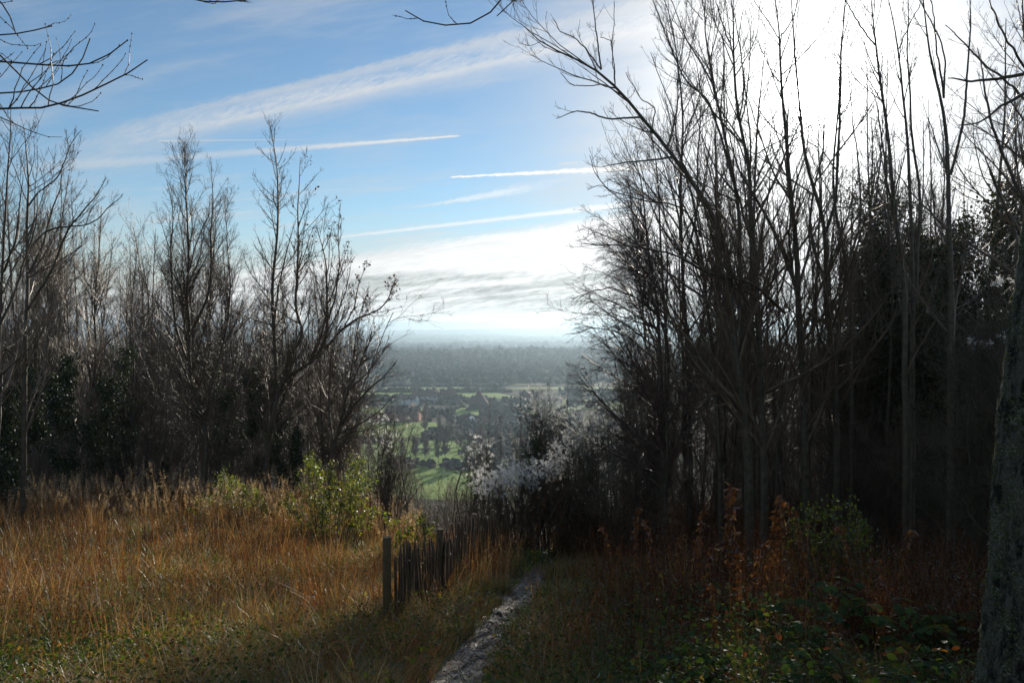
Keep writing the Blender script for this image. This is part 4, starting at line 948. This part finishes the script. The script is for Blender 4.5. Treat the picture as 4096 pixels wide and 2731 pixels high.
# dry stems
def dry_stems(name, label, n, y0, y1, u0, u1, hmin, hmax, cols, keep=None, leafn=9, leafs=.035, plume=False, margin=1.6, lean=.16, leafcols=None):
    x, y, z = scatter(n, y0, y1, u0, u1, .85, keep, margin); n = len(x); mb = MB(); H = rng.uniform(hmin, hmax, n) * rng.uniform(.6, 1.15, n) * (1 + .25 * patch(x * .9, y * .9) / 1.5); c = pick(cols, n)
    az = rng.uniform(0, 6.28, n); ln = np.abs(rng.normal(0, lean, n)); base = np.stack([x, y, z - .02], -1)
    blades(mb, base, H, .0022 + .00022 * y, ln, az, c, 3, .22)
    d = np.stack([np.cos(az), np.sin(az), np.zeros(n)], -1)
    def along(t, idx): return base[idx] + d[idx] * (np.sin(ln[idx]) * H[idx] * t + .08 * H[idx] * t * t)[:, None] + np.array([0, 0, 1.]) * (np.cos(ln[idx] + .1) * H[idx] * t)[:, None]
    idx = np.repeat(np.arange(n), leafn); t = rng.uniform(.15, .98, len(idx)); p = along(t, idx); dd = rng.normal(size=(len(idx), 3)); dd[:, 2] -= .5; s = leafs * rng.uniform(.5, 1.5, len(idx))
    stamp(mb, MINI_V, MINI_F, p, rotmats(dd, rng.uniform(0, 6, len(idx))), np.stack([s * .55, s, s], -1), pick(leafcols or cols, len(idx)))
    if plume:
        idx = np.repeat(np.arange(n), 34); t = rng.uniform(.74, 1.04, len(idx)); p = along(t, idx); dd = rng.normal(size=(len(idx), 3)); dd[:, 2] += .5; s = .045 * rng.uniform(.5, 1.5, len(idx)) * (1.3 - np.abs(t - .88) * 4)
        stamp(mb, MINI_V, MINI_F, p, rotmats(dd, rng.uniform(0, 6, len(idx))), np.stack([s * .35, s, s], -1), pick([[.42, .33, .24], [.32, .22, .15], [.50, .42, .33]], len(idx)))
    return tag(mb.obj(name, DRY), label, 'dry plants', kind='stuff')
RUST = [[.19, .07, .024], [.22, .10, .04], [.10, .045, .022], [.24, .165, .09], [.07, .035, .02]]
dry_stems('dry_herb_stems', 'rust-brown dead stems standing across the rough field left of the path', 24000, 7.5, 34, -.80, .0, .2, .8, RUST, lambda x, y: (x < path_x(y) - .5) & ~((x > -2.2) & (y < 9.9)) & (rng.uniform(size=len(x)) < clip01(.38 + .9 * patch(x * 1.3 + 3, y * 1.3) + .3 * np.sin(x * 4 + 2 * np.sin(y * 3))) * (.35 + .65 * sst(8, 15, y))), leafn=10)
dry_stems('dry_willowherb', 'tall dead stems with pale fluffy plumes along the far edge of the field', 2600, 19, 31, -.80, -.12, .75, 1.35, [[.22, .12, .06], [.30, .18, .10]], lambda x, y: patch(x * .7, y * .7) > -.6, leafn=8, plume=True)
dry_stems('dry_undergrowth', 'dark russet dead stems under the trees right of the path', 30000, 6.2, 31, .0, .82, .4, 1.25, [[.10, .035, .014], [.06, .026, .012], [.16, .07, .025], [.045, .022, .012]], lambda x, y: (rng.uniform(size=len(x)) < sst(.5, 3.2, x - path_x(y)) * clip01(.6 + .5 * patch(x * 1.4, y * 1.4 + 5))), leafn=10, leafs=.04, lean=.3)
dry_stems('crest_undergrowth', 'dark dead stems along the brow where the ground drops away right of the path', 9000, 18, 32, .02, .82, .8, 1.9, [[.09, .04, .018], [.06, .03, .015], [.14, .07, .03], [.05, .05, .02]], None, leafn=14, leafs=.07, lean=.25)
dry_stems('fence_side_stems', 'pale straw stems crowding along the far half of the paling fence', 800, 12, 21, -.16, .03, .5, 1.0, [[.34, .20, .10], [.26, .12, .05], [.38, .27, .15]], lambda x, y: (x < path_x(y) - .35) & (x > path_x(y) - 2.6), leafn=8)
def tussocks(name, mat, label, nt, y0, y1, u0, u1, per, sp, hmin, hmax, colsets, keep, lean0, curl, wid, seg=4, power=1.0, margin=1.3):
    x, y, z = scatter(nt, y0, y1, u0, u1, power, keep, margin); n = len(x); H = rng.uniform(hmin, hmax, n); cs = pick(colsets, n); wind = rng.uniform(0, 6.28, n)
    i = np.repeat(np.arange(n), per); off = rng.normal(0, 1, (len(i), 2)) * sp * (.6 + .8 * rng.uniform(size=n))[i][:, None]; X_ = x[i] + off[:, 0]; Y_ = y[i] + off[:, 1]
    az = np.arctan2(off[:, 1], off[:, 0]) + rng.normal(0, .5, len(i)); flop = rng.uniform(size=n) < .18; az = np.where(flop[i], wind[i] + rng.normal(0, .3, len(i)), az)
    ln = np.abs(rng.normal(lean0, .2, len(i))) + flop[i] * .7; col = cs[i] * rng.uniform(.7, 1.35, (len(i), 1)); mb = MB()
    blades(mb, np.stack([X_, Y_, ground_z(X_, Y_) - .01], -1), H[i] * rng.uniform(.5, 1.15, len(i)), wid * rng.uniform(.7, 1.3, len(i)) + .00018 * y[i], ln, az, col, seg, curl)
    return tag(mb.obj(name, mat), label, 'grass', kind='stuff')
tussocks('tussock_grass', GRASS, 'clumps of green and yellowing grass arching over along the verges and field', 5200, 4.6, 22, -.8, .8, 42, .05, .14, .36, [[.08, .13, .015], [.13, .18, .02], [.18, .20, .04], [.24, .20, .08], [.06, .09, .015]], lambda x, y: (rng.uniform(size=len(x)) < np.where(x < path_x(y) + 1.8, 1, .55)) & (patch(x * 1.2 + 1, y * 1.3) > -.7), .35, 1.5, .0026)
tussocks('dead_grass', DRY, 'tangled clumps of bleached dead grass among the rust-brown stems', 2600, 5.2, 26, -.8, .5, 38, .08, .25, .6, [[.27, .18, .09], [.22, .11, .045], [.17, .075, .03], [.32, .26, .17], [.12, .13, .04]], lambda x, y: (rng.uniform(size=len(x)) < np.where(x < path_x(y), 1, .45)) & (patch(x * 1.2 + 1, y * 1.3) < .9), .3, 1.2, .0020)
tussocks('russet_stems', DRY, 'clumps of tall russet stems crowding both sides of the fence and field', 1150, 7.0, 24, -.8, .6, 14, .10, .45, 1.0, [[.16, .07, .028], [.19, .10, .045], [.11, .045, .02], [.24, .16, .08]], lambda x, y: (rng.uniform(size=len(x)) < np.where(x < path_x(y), 1, .5)) & (patch(x * 1.6 + 3, y * 1.6) > -.3) & ~((x > -2.2) & (x < 0) & (y < 9.4)) & ~((np.abs(x - path_x(y) + .9) < .9) & (y > 9.4) & (y < 20) & (rng.uniform(size=len(x)) < .6)), .10, .35, .0030, 4, .8, 1.8)
rng = np.random.default_rng(46)
# low bramble leaves
mb = MB()
x, y, z = scatter(90000, 5.2, 30, -.80, .80, 1.0, lambda x, y: patch(x * 1.3, y * 1.3 + 4) > -.5, 1.25); n = len(x)
p = np.stack([x, y, z + rng.uniform(.02, .38, n)], -1); d = rng.normal(size=(n, 3)); d[:, 2] *= .4; s = rng.uniform(.022, .05, n)
stamp(mb, LEAF_V, LEAF_F, p, rotmats(d, rng.normal(0, .6, n)), s, pick([[.035, .065, .012], [.05, .09, .02], [.10, .14, .02], [.16, .13, .03], [.12, .045, .02]], n, [.3, .3, .2, .1, .1]))
x, y, z = scatter(15000, 5.0, 17, .0, .82, 1.0, lambda x, y: rng.uniform(size=len(x)) < clip01(.5 + .6 * patch(x * 1.1 + 2, y * 1.2)) * sst(.3, 1.6, x - path_x(y)), 1.2); n = len(x)
p = np.stack([x, y, z + rng.uniform(.05, .65, n) * sst(.3, 2.5, x - path_x(y))], -1); d = rng.normal(size=(n, 3)); d[:, 2] = -.3 + .4 * d[:, 2]; s = rng.uniform(.035, .075, n)
stamp(mb, LEAF_V, LEAF_F, p, rotmats(d, rng.normal(0, .6, n)), np.stack([s * 1.1, s, s], -1), pick([[.045, .085, .015], [.07, .12, .02], [.13, .17, .02], [.22, .17, .03], [.16, .05, .02]], n, [.34, .3, .2, .08, .08]))
x, y, z = scatter(5000, 5.0, 16, -.8, .0, 1.0, lambda x, y: patch(x * 1.1 + 2, y * 1.2) > .1, 1.2); n = len(x)
p = np.stack([x, y, z + rng.uniform(.03, .3, n)], -1); d = rng.normal(size=(n, 3)); d[:, 2] = .4 * d[:, 2]; s = rng.uniform(.035, .07, n)
stamp(mb, LEAF_V, LEAF_F, p, rotmats(d, rng.normal(0, .6, n)), np.stack([s * 1.1, s, s], -1), pick([[.045, .085, .015], [.07, .12, .02], [.13, .17, .02], [.25, .16, .03]], n))
tag(mb.obj('bramble_ground_cover', LEAF), 'small glossy bramble and nettle leaves low among the grass', 'ground cover', kind='stuff')
# straw litter on the path
mb = MB(); n = 2600; y = rng.uniform(4.5, 20, n); x = path_x(y) + rng.uniform(-1, 1, n) * path_w(y) * 1.2; z = ground_z(x, y) + .035
d = rng.normal(size=(n, 3)); d[:, 2] *= .15; s = rng.uniform(.015, .045, n); stamp(mb, MINI_V, MINI_F, np.stack([x, y, z], -1), rotmats(d, rng.uniform(0, 6, n)), np.stack([s * .5, s, s], -1), pick([[.10, .06, .03], [.22, .15, .09], [.05, .035, .025], [.30, .2, .1]], n))
n = 900; y = 4.5 * (20 / 4.5) ** rng.uniform(0, 1, n); x = path_x(y) + rng.normal(0, .55, n) * path_w(y); z = ground_z(x, y) + .022; s = rng.uniform(.004, .015, n); gm = MB()
stamp(gm, ICO1[0], ICO1[1], np.stack([x, y, z], -1), rotmats(rng.normal(size=(n, 3)), rng.uniform(0, 6, n)), np.stack([s, s * rng.uniform(.6, 1.2, n), s * .6], 1)); tag(gm.obj('gravel', mat_plain('flint_gravel', (.10, .09, .08), (.30, .28, .26), .5, 20, .5, kind='Object')), 'small flints and stones pressed into the mud of the path', 'gravel', kind='stuff')
tag(mb.obj('leaf_litter', DRY), 'scraps of dead leaf and straw trodden into the muddy path', 'leaf litter', kind='stuff')

rng = np.random.default_rng(47)
# ---- bramble plants (near right), each a thing
def bramble(H, W, nl, size):
    root = thing('bramble_plant', (0, 0, 0), 'x', 'bramble', 'large-leaved brambles near the mossy trunk'); st = []
    for k in range(7):
        a = rng.uniform(0, 6.28); r = W * rng.uniform(.4, 1); h = H * rng.uniform(.6, 1)
        st.append(smooth_path([[0, 0, -.05], [np.cos(a) * r * .3, np.sin(a) * r * .3, h * .8], [np.cos(a) * r * .7, np.sin(a) * r * .7, h], [np.cos(a) * r, np.sin(a) * r, h * .65]], 16, .01))
    st = np.array(st); sm = MB(); tubes(sm, st, np.tile(taper(16, .005, .002), (7, 1)), 5, (.10, .035, .03)); sm.obj('stem', DRY, root)
    lm = MB(); i = rng.integers(0, 7, nl); j = rng.integers(3, 16, nl); p = st[i, j] + rng.normal(0, .05, (nl, 3)); az = rng.uniform(0, 6.28, nl)
    P, D, S, C, RR = [], [], [], [], []
    c0 = pick([[.045, .085, .02], [.06, .11, .02], [.10, .15, .02], [.20, .17, .02], [.28, .12, .02]], nl, [.34, .34, .2, .07, .05])
    for da, f in ((0, 1.), (1.25, .8), (-1.25, .8)):
        P.append(p); D.append(np.stack([np.cos(az + da), np.sin(az + da), np.full(nl, -.25)], -1)); S.append(size * f * rng.uniform(.7, 1.2, nl)); C.append(c0); RR.append(rng.normal(0, .25, nl))
    D = np.concatenate(D); S = np.concatenate(S); stamp(lm, LEAF_V, LEAF_F, np.concatenate(P), rotmats(D, np.concatenate(RR)), np.stack([S * 1.15, S, S], -1), np.concatenate(C)); lm.obj('leaves', LEAF, root)
    root['H'] = 1.0; return root
for _ in range(3): ST.add('bramble', bramble(.55, .45, 46, .085))
bl = [(3520, 2300, 7.2, 1.5, 'tallest bramble plant, its big backlit leaves standing above the others'), (3300, 2480, 6.6, 1.1, 'bramble right of the dead russet stalks, mid-green leaves'), (3130, 2380, 7.6, 1.1, 'bramble at the left of the leafy patch under the thin trunks'), (3780, 2330, 7.0, 1.2, 'bramble with shiny leaves just left of the mossy trunk'), (3650, 2560, 5.4, .95, 'large-leaved bramble in the bottom right corner by the mossy trunk'), (3420, 2640, 5.2, .95, 'yellow-green bramble at the bottom edge left of the corner clump'), (3860, 2600, 5.6, .9, 'bramble touching the foot of the mossy trunk'), (2760, 2640, 5.6, .8, 'low bramble at the bottom edge among fallen leaves'), (3050, 2680, 5.2, .8, 'low bramble at the bottom edge left of the yellow-green one'), (2880, 2520, 6.4, .8, 'small bramble between the grass verge and the dead stalks'), (3680, 2420, 6.8, 1.1, 'bramble behind the corner clump'), (2520, 2420, 8.5, .8, 'small bramble on the verge right of the path'), (3900, 2440, 7.4, 1.1, 'bramble half hidden behind the mossy trunk')]
for qx, qy, Y, sc, l in bl:
    x = (qx - CX) / F * Y; ST.put('bramble', (x, Y, float(ground_z(x, Y))), rng.uniform(0, 6), sc, l)
rng = np.random.default_rng(48)
# ---- dead dock stalks
def dock(H):
    root = thing('dock_stalk', (0, 0, 0), 'x', 'dead plant', 'dead russet stalks right of the path'); P = smooth_path([[0, 0, -.05], [.03, .02, H * .5], [.09, .03, H], [.16, .03, H * 1.03]], 16, .006); sm = MB(); tubes(sm, P[None], taper(16, .006, .002)[None], 5, (.12, .05, .02)); sm.obj('stem', DRY, root)
    lm = MB(); n = 150; j = rng.integers(4, 16, n); p = P[j] + rng.normal(0, .015, (n, 3)); d = rng.normal(size=(n, 3)) * .6; d[:, 2] -= 1.0; s = rng.uniform(.03, .085, n)
    stamp(lm, LEAF_V, LEAF_F, p, rotmats(d, rng.uniform(0, 6, n)), np.stack([s * .7, s, s], -1), pick([[.24, .085, .02], [.17, .06, .02], [.12, .045, .02], [.30, .15, .05]], n)); lm.obj('leaves', DRY, root); root['H'] = H; return root
for _ in range(3): ST.add('dock', dock(1.2))
for qx, Y, sc in [(2950, 9.5, 1.35), (2820, 8.2, .85), (2960, 7.6, .8), (3010, 8.5, .9), (3200, 9, .8), (3130, 10, 1.2), (2860, 6.8, .7), (2700, 9.5, .9), (2620, 10.5, 1.0), (2450, 11, .9), (3080, 11, 1.3), (3230, 10.5, 1.1), (2780, 10.8, 1.1), (3420, 9.5, 1.0), (3600, 9, 1.0), (2550, 12, 1.1), (2900, 11.5, 1.3)]:
    x = (qx - CX) / F * Y; ST.put('dock', (x, Y, float(ground_z(x, Y))), rng.uniform(0, 6), sc, 'dead stalk hung with shrivelled orange-brown leaves under the trees')

rng = np.random.default_rng(49)
# ------------------------------------------------------------------ fence
def build_fence():
    FP = np.array([(-1.44, 9.0), (-1.09, 11.5), (-.75, 16.0), (-.12, 19.6)]); wood = mat_bark('weathered_paling', (.04, .024, .013), (.095, .058, .030), .15, .6, 6, .003); pm = mat_bark('treated_post', (.065, .042, .016), (.11, .072, .028), .1, .75, 5, .003, (.06, .06, .016))
    b = np.array([FP[0, 0], FP[0, 1], float(ground_z(*FP[0]))]); root = thing('paling_fence', tuple(b), 'old chestnut paling fence of uneven pointed stakes running away beside the muddy path', 'fence')
    def post(x, y, h, r, name='post', mat=pm, tx=0, ty=0, s=14, point=False):
        g = float(ground_z(x, y)); zz = np.array([-.2, .0, h * .33, h * .66, h - .012, h]) if not point else np.array([-.1, .0, h * .35, h * .7, h - r * 3, h]); P = np.stack([x + tx * zz + rng.normal(0, r * .05, 6), y + ty * zz, g + zz], -1) - b
        R = np.array([r, r, r * .98, r * .97, r * .96, r * .88]) * (1 if not point else np.array([1, 1, 1.03, .95, .85, .15])); mb = MB(); tubes(mb, P[None], R[None], s)
        V = mb.V[0]; top = V[-s:]; mb.add(np.concatenate([top, top.mean(0)[None]]), [[k, (k + 1) % s, s] for k in range(s)]); mb.obj(name, mat, root, smooth=False); return P
    post(-1.44, 9.0, 1.11, .052); post(-1.09, 11.5, 1.12, .052, tx=.03); post(-.75, 16, 1.22, .052, tx=-.02)
    d = np.concatenate([[0], np.cumsum(np.linalg.norm(np.diff(FP, axis=0), axis=1))]); t = .22; tops = []
    while t < d[-1]:
        x = np.interp(t, d, FP[:, 0]) + rng.normal(0, .02) + .05; y = np.interp(t, d, FP[:, 1]); h = rng.uniform(.86, 1.04) * (1.0 if y < 13 else 1.22)
        P = post(x, y, h, rng.uniform(.014, .022), 'picket', wood, rng.normal(0, .045), rng.normal(0, .03), 5, True); tops.append(P); t += rng.uniform(.055, .09) * (1.0 if t < 6 else 1.25)
    for f in (.25, .78):
        W = np.array([P[0] + (P[-1] - P[0]) * f + [0, -.02, rng.normal(0, .008)] for P in tops]); W = np.concatenate([[[0.0, 0, W[0][2]]], W]); mb = MB(); tubes(mb, W[None], np.full((1, len(W)), .0035), 4); mb.obj('wire', mat_plain('rusty_wire_%d' % (f * 100), (.08, .05, .035), rough=.5, spec=.5), root)
build_fence()
# log, stick, fallen leaves
def log(q0, q1, r, name, label, cat):
    a, b = hit(*q0), hit(*q1); a[2] += r * .8; b[2] += r * .8; P = smooth_path([a, (a + b) / 2 + [0, 0, .01], b], 12, .008); R = r * rng.uniform(.85, 1.1, 12); R[0] *= .9; s = 12; mb = MB(); base = a.copy(); tubes(mb, (P - base)[None], R[None], s)
    for rr, c in ((mb.V[0][:s], 0), (mb.V[0][-s:], 1)): mb.add(np.concatenate([rr, rr.mean(0)[None]]), [[k, (k + 1) % s, s] for k in range(s)])
    o = mb.obj(name, BARK); o.location = base; tag(o, label, cat)
log((2085, 2462), (2140, 2480), .055, 'log', 'short rotten log lying across the right edge of the muddy path', 'log')
log((-60, 2530), (80, 2575), .035, 'dead_branch', 'dark broken branch lying in the grass at the left edge', 'branch')
log((1990, 2470), (2010, 2476), .03, 'stone', 'dark lump of flint on the left edge of the muddy path', 'stone')
lc = [(120, 2150), (405, 2175), (400, 2230), (225, 2390), (560, 2550), (950, 2260), (740, 2400), (1130, 2190), (1200, 2200), (1500, 2200), (1490, 2500), (1690, 2505), (1760, 2510), (1720, 2635), (2080, 2660), (2570, 2620), (2500, 2310), (2830, 2680), (2930, 2300), (20, 2720), (1300, 2710), (800, 2660)]
me = MB(); 
for v, f in ((LEAF_V, LEAF_F),): me.add(v - [0, .5, 0], f, (.42, .13, .02))
lme = me.mesh('fallen_leaf', LEAF)
for k, (qx, qy) in enumerate(lc):
    h = hit(qx, qy); o = bpy.data.objects.new('fallen_leaf', lme); COL.objects.link(o); o.location = h + [0, 0, rng.uniform(.03, .14)]; o.rotation_euler = (rng.uniform(.3, 1.3), rng.normal(0, .4), rng.uniform(0, 6)); s = rng.uniform(.06, .10); o.scale = (s, s, s)
    tag(o, 'orange fallen leaf caught in the grass', 'leaf', 'orange fallen leaves')

# ------------------------------------------------------------------ village
BRK = mat_plain('brick', (.22, .09, .055), (.30, .13, .08), .9, 2.0); TIL = mat_plain('roof_tiles', (.09, .055, .045), (.14, .08, .06), .85, 1.5); WHT = mat_plain('white_render', (.7, .7, .68), (.6, .6, .58), .8, 1.0); GLS = mat_plain('window_glass', (.02, .025, .03), rough=.1, spec=.8); TIM = mat_plain('black_timber', (.05, .04, .03), rough=.8); PLS = mat_plain('white_plastic', (.75, .78, .80), rough=.3, spec=.6)
def boxp(c, s):
    c = np.array(c, float); s = np.array(s, float) / 2; V = np.array([[x, y, z] for z in (-1, 1) for y in (-1, 1) for x in (-1, 1)]) * s + c
    return V, [[0, 2, 3, 1], [4, 5, 7, 6], [0, 1, 5, 4], [2, 6, 7, 3], [0, 4, 6, 2], [1, 3, 7, 5]]
def house(qx, qy, w, d, h, rh, rz, wall, label, nwin=3, chim=True, cat='house', name='house', hip=0.0, roof=TIL):
    x, y = px_xy(qx, qy); z = float(ground_z(x, y)); r = thing(name, (x, y, z), label, cat, None, rz)
    V = [[-w / 2, -d / 2, -1], [w / 2, -d / 2, -1], [w / 2, d / 2, -1], [-w / 2, d / 2, -1], [-w / 2, -d / 2, h], [w / 2, -d / 2, h], [w / 2, d / 2, h], [-w / 2, d / 2, h], [-w / 2, 0, h + rh], [w / 2, 0, h + rh]]
    mb = MB(); mb.add(V[:8], [[0, 1, 5, 4], [2, 3, 7, 6], [1, 2, 6, 5], [3, 0, 4, 7]])
    if hip == 0: mb.add([V[5], V[6], V[9], V[4], V[7], V[8]], [[0, 1, 2], [4, 3, 5]])
    mb.obj('wall', wall, r); e = .4; rm = MB(); a = hip
    for lift in (0.06, .3):
        R = [[-w / 2 - e, -d / 2 - e, h - .15 + lift], [w / 2 + e, -d / 2 - e, h - .15 + lift], [w / 2 + e - a, 0, h + rh + lift], [-w / 2 - e + a, 0, h + rh + lift], [-w / 2 - e, d / 2 + e, h - .15 + lift], [w / 2 + e, d / 2 + e, h - .15 + lift]]
        rm.add(R, [[0, 1, 2, 3], [3, 2, 5, 4]])
        if hip: rm.add(R, [[1, 5, 2], [4, 0, 3]])
    ro = rm.obj('roof', roof, r)
    if chim:
        cmh = MB(); V2, F2 = boxp((w * .28, .5, h + rh + .6), (1, .8, 2.2)); cmh.add(V2, F2); cmh.obj('chimney', BRK, ro)
    for k in range(nwin):
        for row in range(1 if h < 4 else 2):
            mb = MB(); V2, F2 = boxp((-w / 2 + w * (k + .5) / nwin, -d / 2 - .04, 1.4 + row * 2.6), (1.3, .12, 1.1)); mb.add(V2, F2); mb.obj('window', GLS, r)
    return r
house(1610, 1682, 22, 9, 5, 4.5, rad(-12), BRK, 'long dark brick barn with a sunlit red gable end beside the meadow', 0, False, 'barn', 'barn')
house(1648, 1664, 8, 7, 5, 3.5, rad(75), WHT, 'small building with a pale pointed gable behind the brick barn', 1, False)
house(1700, 1610, 20, 9, 5.2, 4, rad(4), WHT, 'large white-fronted house with a dark roof in the village trees', 5, True)
house(1745, 1604, 9, 8, 5, 4, rad(80), TIM, 'dark gabled house just right of the large white-fronted one', 2, True)
house(1790, 1603, 12, 8, 4.6, 4, rad(20), BRK, 'small brick house at the right end of the village row', 2, True)
house(1915, 1635, 14, 10, 4, 9, rad(0), TIM, 'dark oast-like house with a steep pointed roof beside the bright small meadow', 2, False, hip=6.5)
house(1955, 1632, 9, 7, 3, 3, rad(10), BRK, 'low house at the edge of the bright meadow, right of the pointed roof', 2, True)
house(1640, 1618, 12, 8, 4.4, 3.6, rad(-20), WHT, 'pale house half hidden by conifers at the left of the village', 2, True)
house(2080, 1700, 14, 7, 3, 2, rad(-25), WHT, 'low pale building among the trees right of the allotments', 2, False)
house(2110, 1600, 12, 8, 4, 3.5, rad(15), BRK, 'brick house in the dark trees right of the broad field', 2, True)
def tunnel(qx, qy, L, R, rz, label):
    x, y = px_xy(qx, qy); r = thing('greenhouse', (x, y, float(ground_z(x, y))), label, 'greenhouse', None, rz); th = np.linspace(0, np.pi, 12); A = np.stack([np.cos(th) * R, np.full(12, -L / 2), np.sin(th) * R * .95], -1); B = A + [0, L, 0]
    mb = MB(); mb.add(np.concatenate([A, B]), [[i, i + 1, 13 + i, 12 + i] for i in range(11)]); mb.add(A, [list(range(12))]); mb.add(B, [list(range(12))[::-1]]); mb.obj('cover', PLS, r)
    dm = MB(); V2, F2 = boxp((0, -L / 2 - .05, .9), (.9, .06, 1.8)); dm.add(V2, F2); dm.obj('door', TIM, r)
tunnel(1887, 1678, 5, 2.0, rad(10), 'small white domed greenhouse in the allotments below the bright meadow'); tunnel(2085, 1672, 18, 2.6, rad(60), 'long white tunnel greenhouse among the trees right of the thin young tree')
tunnel(1880, 1708, 4, 1.6, rad(70), 'small white covered frame at the edge of the copse under the allotments')
ST.purge()
